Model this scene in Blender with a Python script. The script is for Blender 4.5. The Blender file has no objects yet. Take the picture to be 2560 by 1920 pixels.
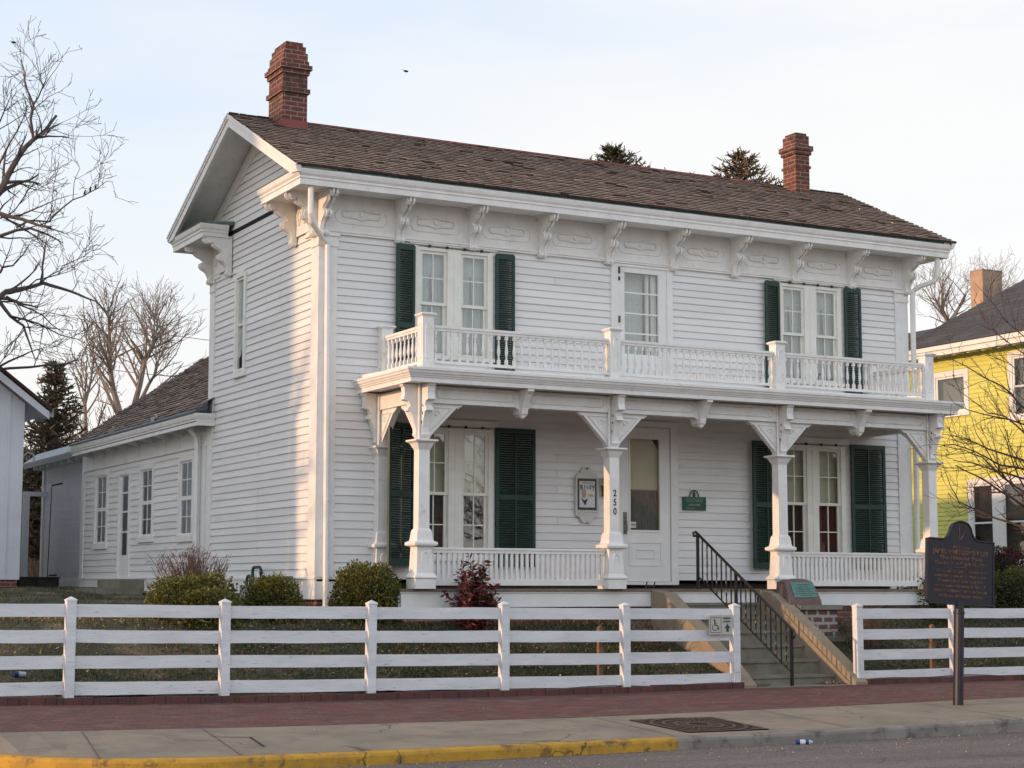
import bpy, math, random
from mathutils import Vector, Matrix
R = math.radians
random.seed(7)
S = bpy.context.scene
C = S.collection

# ------------------------------------------------------------------ camera
CAM = Vector((-9.3025, -23.2051, 0.002))
YAW, PITCH, ROLL, FPX = -0.4909926, 0.1140424, 0.0014302, 4419.55
_cy, _sy, _cp, _sp = math.cos(YAW), math.sin(YAW), math.cos(PITCH), math.sin(PITCH)
FWD = Vector((-_sy*_cp, _cy*_cp, _sp)); _r = Vector((_cy, _sy, 0)); _u = _r.cross(FWD)
RT = _r*math.cos(ROLL) + _u*math.sin(ROLL); UP = -_r*math.sin(ROLL) + _u*math.cos(ROLL)
cd = bpy.data.cameras.new('camera'); cam = bpy.data.objects.new('camera', cd); C.objects.link(cam)
cam.matrix_world = Matrix(((RT.x, UP.x, -FWD.x, CAM.x), (RT.y, UP.y, -FWD.y, CAM.y), (RT.z, UP.z, -FWD.z, CAM.z), (0, 0, 0, 1)))
cd.sensor_width = 36; cd.lens = FPX/2560*36; cd.clip_end = 2000; cd.clip_start = .1
S.camera = cam
S.render.resolution_x, S.render.resolution_y = 1024, 768

def ray(px, py):
    """direction through a point of the photograph (2560 wide)"""
    return FWD + RT*((px-1280)/FPX) + UP*((960-py)/FPX)
def at(px, py, dist):
    return CAM + ray(px, py)*dist          # dist = depth along the view axis
def on(axis, val, px, py):
    d = ray(px, py); return CAM + d*((val-CAM[axis])/d[axis])

# ------------------------------------------------------------------ world and sun
SUN_EL = 10.0
SUN_AZ = Vector((-1, .085, 0)).normalized()
w = bpy.data.worlds.new('World'); S.world = w; w.use_nodes = True
nt = w.node_tree; N = nt.nodes; N.clear()
def nd(tree, t, **k):
    n = tree.nodes.new(t)
    for a, b in k.items(): setattr(n, a, b)
    return n
out = nd(nt, 'ShaderNodeOutputWorld'); bg = nd(nt, 'ShaderNodeBackground'); bg.inputs[1].default_value = .12
sky = nd(nt, 'ShaderNodeTexSky', sky_type='NISHITA'); sky.sun_disc = False
sky.sun_elevation = R(SUN_EL); sky.sun_rotation = R(-85.2); sky.altitude = 250; sky.dust_density = 1.5
tc = nd(nt, 'ShaderNodeTexCoord'); sep = nd(nt, 'ShaderNodeSeparateXYZ'); nt.links.new(tc.outputs['Generated'], sep.inputs[0])
# thin bright evening cloud sheet: colour goes from warm white low down to pale blue higher up
ramp = nd(nt, 'ShaderNodeValToRGB'); cr = ramp.color_ramp
cr.elements[0].position = 0.0; cr.elements[0].color = (1.0, .83, .68, 1)
cr.elements[1].position = 1.0; cr.elements[1].color = (.22, .31, .46, 1)
for p, c in ((.07, (.99, .93, .88, 1)), (.14, (.92, .94, .97, 1)), (.21, (.79, .89, .99, 1)), (.30, (.70, .83, 1.0, 1)), (.45, (.62, .76, .97, 1)), (.65, (.40, .50, .66, 1))):
    e = cr.elements.new(p); e.color = c
nt.links.new(sep.outputs['Z'], ramp.inputs[0])
mp = nd(nt, 'ShaderNodeMapping'); mp.inputs['Scale'].default_value = (1.2, 1.2, 5.5); mp.inputs['Rotation'].default_value = (.2, .25, .3)
nz = nd(nt, 'ShaderNodeTexNoise'); nz.inputs['Scale'].default_value = 2.2; nz.inputs['Detail'].default_value = 5; nz.inputs['Roughness'].default_value = .5
nt.links.new(tc.outputs['Generated'], mp.inputs[0]); nt.links.new(mp.outputs[0], nz.inputs[0])
r2 = nd(nt, 'ShaderNodeValToRGB'); r2.color_ramp.elements[0].position = .40; r2.color_ramp.elements[1].position = .66
nt.links.new(nz.outputs['Fac'], r2.inputs[0])
cm = nd(nt, 'ShaderNodeMix', data_type='RGBA'); cm.inputs['B'].default_value = (1.0, .985, .975, 1)
mul = nd(nt, 'ShaderNodeMath', operation='MULTIPLY'); mul.inputs[1].default_value = .95
xr_ = nd(nt, 'ShaderNodeMapRange'); xr_.inputs[1].default_value = .28; xr_.inputs[2].default_value = .62; xr_.inputs[3].default_value = .0; xr_.inputs[4].default_value = .8
nt.links.new(sep.outputs['X'], xr_.inputs[0]); ax_ = nd(nt, 'ShaderNodeMath', operation='ADD'); ax_.use_clamp = True; nt.links.new(xr_.outputs[0], ax_.inputs[0])
m1_ = nd(nt, 'ShaderNodeMath', operation='MULTIPLY'); m1_.inputs[1].default_value = .6; nt.links.new(r2.outputs[0], m1_.inputs[0]); nt.links.new(m1_.outputs[0], ax_.inputs[1])
nt.links.new(ax_.outputs[0], mul.inputs[0]); nt.links.new(mul.outputs[0], cm.inputs['Factor']); nt.links.new(ramp.outputs[0], cm.inputs['A'])
# the evening sky is brighter low down opposite the house (behind the photographer) than behind the roof
by = nd(nt, 'ShaderNodeMapRange'); by.interpolation_type = 'SMOOTHSTEP'; by.inputs[1].default_value = .55; by.inputs[2].default_value = -.8; by.inputs[3].default_value = 9.1; by.inputs[4].default_value = 16.0
dt_ = nd(nt, 'ShaderNodeVectorMath', operation='DOT_PRODUCT'); dt_.inputs[1].default_value = (.72, .69, 0); nt.links.new(tc.outputs['Generated'], dt_.inputs[0])
nt.links.new(dt_.outputs['Value'], by.inputs[0])
# warm glow round the setting sun (to the left)
gx = nd(nt, 'ShaderNodeMapRange'); gx.interpolation_type = 'SMOOTHSTEP'; gx.inputs[1].default_value = .1; gx.inputs[2].default_value = -1; gx.inputs[4].default_value = .6; nt.links.new(sep.outputs['X'], gx.inputs[0])
gm = nd(nt, 'ShaderNodeMix', data_type='RGBA', blend_type='MULTIPLY'); gm.inputs['B'].default_value = (1.03, .89, .78, 1); nt.links.new(gx.outputs[0], gm.inputs['Factor']); nt.links.new(cm.outputs['Result'], gm.inputs['A'])
sc = nd(nt, 'ShaderNodeVectorMath', operation='SCALE'); nt.links.new(by.outputs[0], sc.inputs['Scale'])
nt.links.new(gm.outputs['Result'], sc.inputs[0])
mx = nd(nt, 'ShaderNodeMix', data_type='RGBA'); mx.inputs['Factor'].default_value = .88
nt.links.new(sky.outputs[0], mx.inputs['A']); nt.links.new(sc.outputs[0], mx.inputs['B'])
nt.links.new(mx.outputs['Result'], bg.inputs[0]); nt.links.new(bg.outputs[0], out.inputs[0])

sl = bpy.data.lights.new('sun', 'SUN'); sl.energy = 3.4; sl.angle = R(.8); sl.color = (1.0, .60, .34)
so = bpy.data.objects.new('sun', sl); C.objects.link(so)
sd = Vector((SUN_AZ.x*math.cos(R(SUN_EL)), SUN_AZ.y*math.cos(R(SUN_EL)), math.sin(R(SUN_EL))))
so.rotation_euler = sd.to_track_quat('Z', 'Y').to_euler(); so.location = (-40, 0, 20)

S.view_settings.view_transform = 'Standard'; S.view_settings.look = 'None'; S.view_settings.gamma = 1
S.view_settings.exposure = .0
S.render.engine = 'CYCLES'
S.cycles.max_bounces = 8; S.cycles.transparent_max_bounces = 16

# ------------------------------------------------------------------ materials
MATS = {}
def cracks(t, last, co, crack):
    """thin wandering cracks: (scale, half-width, colour, amount)"""
    sc_, hw, cc, am = crack
    wn = nd(t, 'ShaderNodeTexNoise'); wn.inputs['Scale'].default_value = 2.2; wn.inputs['Detail'].default_value = 6; t.links.new(co.outputs['Object'], wn.inputs[0])
    va = nd(t, 'ShaderNodeVectorMath', operation='MULTIPLY_ADD'); va.inputs[1].default_value = (.55, .55, 0); t.links.new(wn.outputs['Color'], va.inputs[0]); t.links.new(co.outputs['Object'], va.inputs[2])
    fl = nd(t, 'ShaderNodeVectorMath', operation='MULTIPLY'); fl.inputs[1].default_value = (1, 1, .2); t.links.new(va.outputs[0], fl.inputs[0])
    v = nd(t, 'ShaderNodeTexVoronoi', feature='DISTANCE_TO_EDGE'); v.inputs['Scale'].default_value = sc_; t.links.new(fl.outputs[0], v.inputs['Vector'])
    mr = nd(t, 'ShaderNodeMapRange'); mr.inputs[1].default_value = 0; mr.inputs[2].default_value = hw; mr.inputs[3].default_value = am; mr.inputs[4].default_value = 0; t.links.new(v.outputs['Distance'], mr.inputs[0])
    n2 = nd(t, 'ShaderNodeTexNoise'); n2.inputs['Scale'].default_value = .8; t.links.new(co.outputs['Object'], n2.inputs[0])
    m2 = nd(t, 'ShaderNodeMapRange'); m2.inputs[1].default_value = .45; m2.inputs[2].default_value = .6; t.links.new(n2.outputs['Fac'], m2.inputs[0])
    mu = nd(t, 'ShaderNodeMath', operation='MULTIPLY'); t.links.new(mr.outputs[0], mu.inputs[0]); t.links.new(m2.outputs[0], mu.inputs[1])
    mm = nd(t, 'ShaderNodeMix', data_type='RGBA'); mm.inputs['B'].default_value = (*cc, 1); t.links.new(last, mm.inputs['A']); t.links.new(mu.outputs[0], mm.inputs['Factor']); return mm.outputs['Result']
def mat(name, col, rough=.6, var=None, vscale=6, bump=0, bscale=40, attr=False, metal=0, stretch=None, spec=.4, dirt=None, crack=None):
    """var = second colour mixed by noise; attr = per-face tint; dirt=(colour, scale, low, high, amount)"""
    m = bpy.data.materials.new(name); m.use_nodes = True; t = m.node_tree; b = t.nodes['Principled BSDF']
    b.inputs['Roughness'].default_value = rough; b.inputs['Metallic'].default_value = metal
    b.inputs['Specular IOR Level'].default_value = spec
    co = nd(t, 'ShaderNodeTexCoord'); src = co.outputs['Object']
    if stretch:
        mpp = nd(t, 'ShaderNodeMapping'); mpp.inputs['Scale'].default_value = stretch; t.links.new(src, mpp.inputs[0]); src = mpp.outputs[0]
    last = None
    if var:
        n = nd(t, 'ShaderNodeTexNoise'); n.inputs['Scale'].default_value = vscale; n.inputs['Detail'].default_value = 6; n.inputs['Roughness'].default_value = .6
        t.links.new(src, n.inputs[0])
        rr = nd(t, 'ShaderNodeValToRGB'); rr.color_ramp.elements[0].position = .35; rr.color_ramp.elements[1].position = .65
        rr.color_ramp.elements[0].color = (*col, 1); rr.color_ramp.elements[1].color = (*var, 1)
        t.links.new(n.outputs['Fac'], rr.inputs[0]); last = rr.outputs[0]
    if dirt:
        dc, ds, lo, hi, am = dirt
        n = nd(t, 'ShaderNodeTexNoise'); n.inputs['Scale'].default_value = ds; n.inputs['Detail'].default_value = 8; n.inputs['Roughness'].default_value = .7
        t.links.new(src, n.inputs[0])
        mr = nd(t, 'ShaderNodeMapRange'); mr.inputs[1].default_value = lo; mr.inputs[2].default_value = hi; mr.inputs[4].default_value = am
        t.links.new(n.outputs['Fac'], mr.inputs[0])
        mm = nd(t, 'ShaderNodeMix', data_type='RGBA'); mm.inputs['B'].default_value = (*dc, 1)
        if last: t.links.new(last, mm.inputs['A'])
        else: mm.inputs['A'].default_value = (*col, 1)
        t.links.new(mr.outputs[0], mm.inputs['Factor']); last = mm.outputs['Result']
    if crack:
        last = cracks(t, last, co, crack)
    if attr:
        a = nd(t, 'ShaderNodeAttribute', attribute_name='tint'); mm = nd(t, 'ShaderNodeMix', data_type='RGBA', blend_type='MULTIPLY'); mm.inputs['Factor'].default_value = 1
        if last: t.links.new(last, mm.inputs['A'])
        else: mm.inputs['A'].default_value = (*col, 1)
        t.links.new(a.outputs['Color'], mm.inputs['B']); last = mm.outputs['Result']
    if last: t.links.new(last, b.inputs['Base Color'])
    else: b.inputs['Base Color'].default_value = (*col, 1)
    if bump:
        n = nd(t, 'ShaderNodeTexNoise'); n.inputs['Scale'].default_value = bscale; n.inputs['Detail'].default_value = 4; t.links.new(src, n.inputs[0])
        bb = nd(t, 'ShaderNodeBump'); bb.inputs['Strength'].default_value = bump; bb.inputs['Distance'].default_value = .01
        t.links.new(n.outputs['Fac'], bb.inputs['Height']); t.links.new(bb.outputs[0], b.inputs['Normal'])
    MATS[name] = m; return m
def brick_mat(name, c1, c2, mortar, bw=.21, rh=.075, ms=.011, off=.5, stain=None, rough=.85, bump=.5, sa=.5):
    m = bpy.data.materials.new(name); m.use_nodes = True; t = m.node_tree; b = t.nodes['Principled BSDF']; b.inputs['Roughness'].default_value = rough
    uv = nd(t, 'ShaderNodeUVMap'); uv.uv_map = 'UVMap'
    wn = nd(t, 'ShaderNodeTexNoise'); wn.inputs['Scale'].default_value = 9; t.links.new(uv.outputs[0], wn.inputs[0])
    va = nd(t, 'ShaderNodeVectorMath', operation='MULTIPLY_ADD'); va.inputs[1].default_value = (.012, .012, 0); t.links.new(wn.outputs['Color'], va.inputs[0]); t.links.new(uv.outputs[0], va.inputs[2])
    bt = nd(t, 'ShaderNodeTexBrick'); bt.offset = off
    bt.inputs['Scale'].default_value = 1; bt.inputs['Brick Width'].default_value = bw; bt.inputs['Row Height'].default_value = rh
    bt.inputs['Mortar Size'].default_value = ms; bt.inputs['Mortar Smooth'].default_value = .2; bt.inputs['Bias'].default_value = 0
    bt.inputs['Color1'].default_value = (*c1, 1); bt.inputs['Color2'].default_value = (*c2, 1); bt.inputs['Mortar'].default_value = (*mortar, 1)
    t.links.new(va.outputs[0], bt.inputs['Vector']); last = bt.outputs['Color']
    n = nd(t, 'ShaderNodeTexNoise'); n.inputs['Scale'].default_value = 3.5; n.inputs['Detail'].default_value = 9; n.inputs['Roughness'].default_value = .7
    co = nd(t, 'ShaderNodeTexCoord'); t.links.new(co.outputs['Object'], n.inputs[0])
    if stain:
        mr = nd(t, 'ShaderNodeMapRange'); mr.inputs[1].default_value = .5; mr.inputs[2].default_value = .66; mr.inputs[4].default_value = sa; t.links.new(n.outputs['Fac'], mr.inputs[0])
        mm = nd(t, 'ShaderNodeMix', data_type='RGBA'); mm.inputs['B'].default_value = (*stain, 1); t.links.new(last, mm.inputs['A']); t.links.new(mr.outputs[0], mm.inputs['Factor']); last = mm.outputs['Result']
    n3 = nd(t, 'ShaderNodeTexNoise'); n3.inputs['Scale'].default_value = 30; n3.inputs['Detail'].default_value = 5; t.links.new(co.outputs['Object'], n3.inputs[0])
    mr3 = nd(t, 'ShaderNodeMapRange'); mr3.inputs[3].default_value = .6; mr3.inputs[4].default_value = 1.35; t.links.new(n3.outputs['Fac'], mr3.inputs[0])
    sc3 = nd(t, 'ShaderNodeVectorMath', operation='SCALE'); t.links.new(last, sc3.inputs[0]); t.links.new(mr3.outputs[0], sc3.inputs['Scale'])
    t.links.new(sc3.outputs[0], b.inputs['Base Color'])
    bb = nd(t, 'ShaderNodeBump'); bb.inputs['Strength'].default_value = bump; bb.inputs['Distance'].default_value = .012; bb.invert = True
    t.links.new(bt.outputs['Fac'], bb.inputs['Height']); t.links.new(bb.outputs[0], b.inputs['Normal'])
    MATS[name] = m; return m

WHITE = mat('white_paint', (.76, .76, .74), .5, var=(.70, .70, .68), vscale=3, bump=.12, bscale=60, dirt=((.45, .42, .36), 5, .62, .78, .5))
TRIM = mat('white_trim_paint', (.78, .77, .745), .5, var=(.70, .69, .66), vscale=5, bump=.15, bscale=50, dirt=((.42, .38, .31), 7, .58, .75, .55))
CREAM = mat('cream_window_paint', (.74, .74, .68), .45, var=(.68, .67, .60), vscale=6, bump=.1, bscale=60, dirt=((.4, .38, .3), 9, .6, .75, .4))
SIDING = mat('painted_clapboard', (.77, .77, .765), .55, var=(.70, .70, .69), vscale=1.6, bump=.25, bscale=45, attr=True, stretch=(.35, .35, 2.2), dirt=((.40, .375, .33), 4.5, .60, .80, .55))
LAP = mat('lap_grime_shadow', (.22, .22, .215), .9)  # dirt and gap shadow under the board laps, both put into the colour
FENCEW = mat('fence_paint', (.72, .73, .745), .55, var=(.60, .61, .62), vscale=3, bump=.5, bscale=30, stretch=(.5, 2, 3), dirt=((.22, .19, .15), 12, .60, .70, .85))
GREEN = mat('dark_green_paint', (.012, .045, .034), .5, var=(.009, .034, .027), vscale=4, bump=.1)
COPPER = mat('weathered_green_metal', (.075, .135, .13), .5, var=(.11, .165, .15), vscale=5)
SHING = mat('wood_shingle', (.345, .25, .195), .9, var=(.28, .205, .165), vscale=14, attr=True, bump=.5, bscale=90)
ASPHSH = mat('asphalt_shingle', (.075, .075, .08), .95, var=(.05, .05, .055), vscale=12, attr=True, bump=.4, bscale=80)
BRICK = brick_mat('red_brick', (.17, .044, .030), (.09, .030, .022), (.24, .19, .15), stain=(.055, .034, .026), sa=.85, ms=.009)
BRICKP = brick_mat('brown_pier_brick', (.15, .075, .055), (.11, .065, .055), (.36, .35, .32), bw=.2, rh=.105, ms=.022)
BRICKW = brick_mat('brick_paving', (.165, .047, .035), (.085, .031, .029), (.03, .022, .02), bw=.21, rh=.105, ms=.009, stain=(.15, .10, .085), bump=.3, sa=.7)
BRICKE = brick_mat('brick_edging', (.13, .045, .038), (.085, .035, .033), (.04, .03, .03), bw=.2, rh=.5, ms=.008)
CONC = mat('concrete', (.27, .225, .165), .9, var=(.20, .175, .135), vscale=1.2, bump=.3, bscale=80, dirt=((.12, .105, .085), 2.2, .50, .72, .75), crack=(.5, .007, (.05, .045, .04), .9))
STEPC = mat('step_concrete', (.24, .225, .18), .9, var=(.17, .16, .12), vscale=3, bump=.4, bscale=60, dirt=((.12, .12, .085), 5, .5, .7, .7))
CHEEK = mat('cheek_wall_concrete', (.30, .245, .175), .9, var=(.23, .19, .14), vscale=3, bump=.5, bscale=60, dirt=((.16, .14, .10), 6, .55, .75, .6))
YELLOW = mat('yellow_kerb_paint', (.50, .28, .03), .75, var=(.36, .20, .03), vscale=7, bump=.5, bscale=40, dirt=((.085, .065, .04), 6, .54, .66, .9), crack=(1.2, .012, (.04, .03, .02), 1))
KERBC = mat('kerb_concrete', (.27, .24, .21), .9, var=(.19, .17, .15), vscale=3, bump=.4, bscale=60, dirt=((.06, .055, .05), 4, .52, .66, .85), crack=(1.0, .014, (.03, .028, .025), 1))
BLACK = mat('black_metal', (.012, .012, .013), .35, bump=.1)
IRON = mat('rusty_iron', (.13, .075, .048), .8, var=(.085, .05, .038), vscale=20, bump=.3)
DARK = mat('dark_void', (.01, .01, .01), .9)
MARK = mat('marker_enamel', (.015, .015, .026), .45, var=(.022, .019, .027), vscale=8, bump=.1)
GOLD = mat('gold_lettering', (.34, .15, .06), .6, var=(.07, .045, .035), vscale=22)
GRANITE = mat('pink_granite', (.20, .115, .09), .7, var=(.10, .085, .09), vscale=50, bump=.4, bscale=40)
BRONZE = mat('green_bronze', (.12, .24, .20), .6, var=(.08, .18, .16), vscale=14)
BRONZED = mat('dark_bronze_letters', (.035, .07, .06), .6)
BARK = mat('bark', (.066, .056, .054), .9, var=(.10, .085, .078), vscale=6, bump=.6, bscale=20)
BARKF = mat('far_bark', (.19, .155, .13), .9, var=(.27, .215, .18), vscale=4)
BARKR = mat('reddish_bark', (.052, .034, .030), .8, var=(.075, .048, .042), vscale=9)
TWIGR = mat('reddish_twigs', (.17, .10, .075), .9, var=(.12, .07, .055), vscale=4)
NEEDLE = mat('spruce_needles', (.060, .062, .030), .8, attr=True)
NEEDLEB = mat('brown_needles', (.12, .10, .06), .8, attr=True)
BOX = mat('yellow_green_leaves', (.100, .103, .018), .6, attr=True)
BOXD = mat('olive_leaves', (.062, .078, .018), .6, attr=True)
REDL = mat('burgundy_leaves', (.060, .016, .016), .5, attr=True)
GRASS = mat('grass_blades', (.060, .070, .028), .8, attr=True)
LITTER = mat('dead_leaves', (.28, .19, .12), .9, attr=True)
IVY = mat('ground_ivy', (.026, .040, .018), .6, attr=True)
MULCH = mat('bark_mulch', (.115, .085, .065), .95, attr=True)
DECK = mat('weathered_deck', (.21, .165, .125), .8, var=(.14, .11, .09), vscale=6, bump=.3, stretch=(.4, 3, 3))
CURT = mat('lace_curtain', (.50, .53, .50), .9, var=(.40, .43, .41), vscale=12, stretch=(6, 6, 1))
SHADE = mat('window_shade', (.66, .61, .47), .9)
DRAPE = mat('dark_drape', (.055, .045, .038), .9, var=(.03, .026, .024), vscale=14, stretch=(5, 5, .6))
MAROON = mat('maroon_drape', (.10, .018, .022), .9)
GRAYC = mat('gray_lace', (.20, .20, .175), .9, var=(.11, .11, .10), vscale=16, stretch=(5, 5, .5))
SILVER = mat('aged_brass_plate', (.16, .15, .13), .4, metal=.6)
YELW = mat('yellow_clapboard', (.64, .64, .15), .55, var=(.59, .58, .14), vscale=2, attr=True, bump=.2)
LAPY = mat('yellow_lap_grime_shadow', (.16, .13, .02), .9)  # lap dirt plus painted lap shadow, so the yellow board lines show
STUCCO = mat('peeling_stucco', (.50, .33, .21), .9, var=(.30, .22, .17), vscale=4, bump=.5)
GARW = mat('bluish_white_boards', (.64, .66, .70), .6, var=(.58, .60, .64), vscale=2, bump=.2)
BROWNR = mat('brown_roof', (.045, .022, .018), .8)
TANB = mat('tan_siding', (.34, .28, .20), .8, var=(.28, .23, .17), vscale=3)
SIGNW = mat('sign_cream', (.60, .59, .53), .5, var=(.52, .51, .46), vscale=10)
SIGNG = mat('sign_green', (.018, .075, .045), .5)
SIGNL = mat('sign_pale_lettering', (.22, .32, .24), .6)
PAPER = mat('poster_paper', (.60, .61, .60), .5)
FRAMEB = mat('poster_dark_mat', (.045, .045, .04), .4)
SKIN = mat('poster_flesh_tint', (.45, .27, .20), .6)
COAT = mat('poster_coat_ink', (.05, .035, .045), .6)
OCHRE = mat('poster_ochre', (.50, .38, .12), .6)
TAN = mat('sign_beige', (.47, .46, .41), .5)
SGREEN = mat('sign_dark_green_ink', (.012, .07, .06), .5)
INK = mat('ink_black', (.02, .02, .022), .5)
PIPE = mat('green_pipe_paint', (.012, .05, .035), .4)
METERG = mat('meter_grey', (.33, .36, .37), .5)
STAKE = mat('stake_wood', (.22, .13, .08), .9, var=(.15, .09, .06), vscale=9)
BLUE = mat('blue_plastic', (.012, .03, .14), .4)
CLEAR = mat('pale_plastic', (.42, .52, .58), .25)
BIRDM = mat('bird_feathers', (.010, .010, .011), .7)
FLASH = mat('red_flashing_paint', (.22, .055, .05), .6)
def glass_mat():
    m = bpy.data.materials.new('window_glass'); m.use_nodes = True; t = m.node_tree; t.nodes.clear()
    o = nd(t, 'ShaderNodeOutputMaterial'); g = nd(t, 'ShaderNodeBsdfGlossy'); g.inputs['Roughness'].default_value = .02; g.inputs['Color'].default_value = (.95, .97, .98, 1)
    tr = nd(t, 'ShaderNodeBsdfTransparent'); tr.inputs[0].default_value = (.84, .88, .86, 1)
    co = nd(t, 'ShaderNodeTexCoord'); n = nd(t, 'ShaderNodeTexNoise'); n.inputs['Scale'].default_value = 2.5; t.links.new(co.outputs['Object'], n.inputs[0])
    bb = nd(t, 'ShaderNodeBump'); bb.inputs['Strength'].default_value = .05; bb.inputs['Distance'].default_value = .02; t.links.new(n.outputs['Fac'], bb.inputs['Height']); t.links.new(bb.outputs[0], g.inputs['Normal'])
    f = nd(t, 'ShaderNodeLayerWeight'); f.inputs['Blend'].default_value = .5
    pw = nd(t, 'ShaderNodeMath', operation='POWER'); pw.inputs[1].default_value = 4.0; t.links.new(f.outputs['Facing'], pw.inputs[0])
    ad = nd(t, 'ShaderNodeMath', operation='MULTIPLY_ADD'); ad.inputs[1].default_value = .85; ad.inputs[2].default_value = .12; t.links.new(pw.outputs[0], ad.inputs[0])
    mxs = nd(t, 'ShaderNodeMixShader'); t.links.new(ad.outputs[0], mxs.inputs[0]); t.links.new(tr.outputs[0], mxs.inputs[1]); t.links.new(g.outputs[0], mxs.inputs[2]); t.links.new(mxs.outputs[0], o.inputs[0]); return m
GLASS = glass_mat()
def ground_mat():
    m = bpy.data.materials.new('lawn_soil'); m.use_nodes = True; t = m.node_tree; b = t.nodes['Principled BSDF']; b.inputs['Roughness'].default_value = .95
    co = nd(t, 'ShaderNodeTexCoord')
    n = nd(t, 'ShaderNodeTexNoise'); n.inputs['Scale'].default_value = .9; n.inputs['Detail'].default_value = 9; n.inputs['Roughness'].default_value = .65; t.links.new(co.outputs['Object'], n.inputs[0])
    rr = nd(t, 'ShaderNodeValToRGB'); e = rr.color_ramp.elements; e[0].position = .36; e[0].color = (.030, .042, .016, 1); e[1].position = .64; e[1].color = (.24, .185, .11, 1)
    q = rr.color_ramp.elements.new(.5); q.color = (.075, .068, .035, 1)
    t.links.new(n.outputs['Fac'], rr.inputs[0])
    n2 = nd(t, 'ShaderNodeTexNoise'); n2.inputs['Scale'].default_value = 45; n2.inputs['Detail'].default_value = 6; t.links.new(co.outputs['Object'], n2.inputs[0])
    mr = nd(t, 'ShaderNodeMapRange'); mr.inputs[1].default_value = .3; mr.inputs[2].default_value = .7; mr.inputs[3].default_value = .3; mr.inputs[4].default_value = 1.35; t.links.new(n2.outputs['Fac'], mr.inputs[0])
    s = nd(t, 'ShaderNodeVectorMath', operation='SCALE'); t.links.new(rr.outputs[0], s.inputs[0]); t.links.new(mr.outputs[0], s.inputs['Scale']); t.links.new(s.outputs[0], b.inputs['Base Color'])
    bb = nd(t, 'ShaderNodeBump'); bb.inputs['Strength'].default_value = .8; bb.inputs['Distance'].default_value = .03; t.links.new(n2.outputs['Fac'], bb.inputs['Height']); t.links.new(bb.outputs[0], b.inputs['Normal'])
    return m
LAWN = ground_mat()
def road_mat():
    m = bpy.data.materials.new('asphalt'); m.use_nodes = True; t = m.node_tree; b = t.nodes['Principled BSDF']; b.inputs['Roughness'].default_value = .85
    co = nd(t, 'ShaderNodeTexCoord')
    mp1 = nd(t, 'ShaderNodeMapping'); mp1.inputs['Scale'].default_value = (.25, 1.6, 1); t.links.new(co.outputs['Object'], mp1.inputs[0])
    n = nd(t, 'ShaderNodeTexNoise'); n.inputs['Scale'].default_value = 1.2; n.inputs['Detail'].default_value = 6; t.links.new(mp1.outputs[0], n.inputs[0])
    rr = nd(t, 'ShaderNodeValToRGB'); e = rr.color_ramp.elements; e[0].position = .35; e[0].color = (.095, .082, .078, 1); e[1].position = .65; e[1].color = (.15, .125, .11, 1); t.links.new(n.outputs['Fac'], rr.inputs[0])
    v = nd(t, 'ShaderNodeTexVoronoi'); v.inputs['Scale'].default_value = 55; t.links.new(co.outputs['Object'], v.inputs['Vector'])
    mr = nd(t, 'ShaderNodeMapRange'); mr.inputs[1].default_value = .0; mr.inputs[2].default_value = 1; mr.inputs[3].default_value = .55; mr.inputs[4].default_value = 1.5; t.links.new(v.outputs['Color'], mr.inputs[0])
    s = nd(t, 'ShaderNodeVectorMath', operation='SCALE'); t.links.new(rr.outputs[0], s.inputs[0]); t.links.new(mr.outputs[0], s.inputs['Scale']); t.links.new(cracks(t, s.outputs[0], co, (.35, .006, (.03, .027, .025), .9)), b.inputs['Base Color'])
    bb = nd(t, 'ShaderNodeBump'); bb.inputs['Strength'].default_value = .5; bb.inputs['Distance'].default_value = .006; t.links.new(v.outputs['Distance'], bb.inputs['Height']); t.links.new(bb.outputs[0], b.inputs['Normal'])
    return m
ROAD = road_mat()

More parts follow.
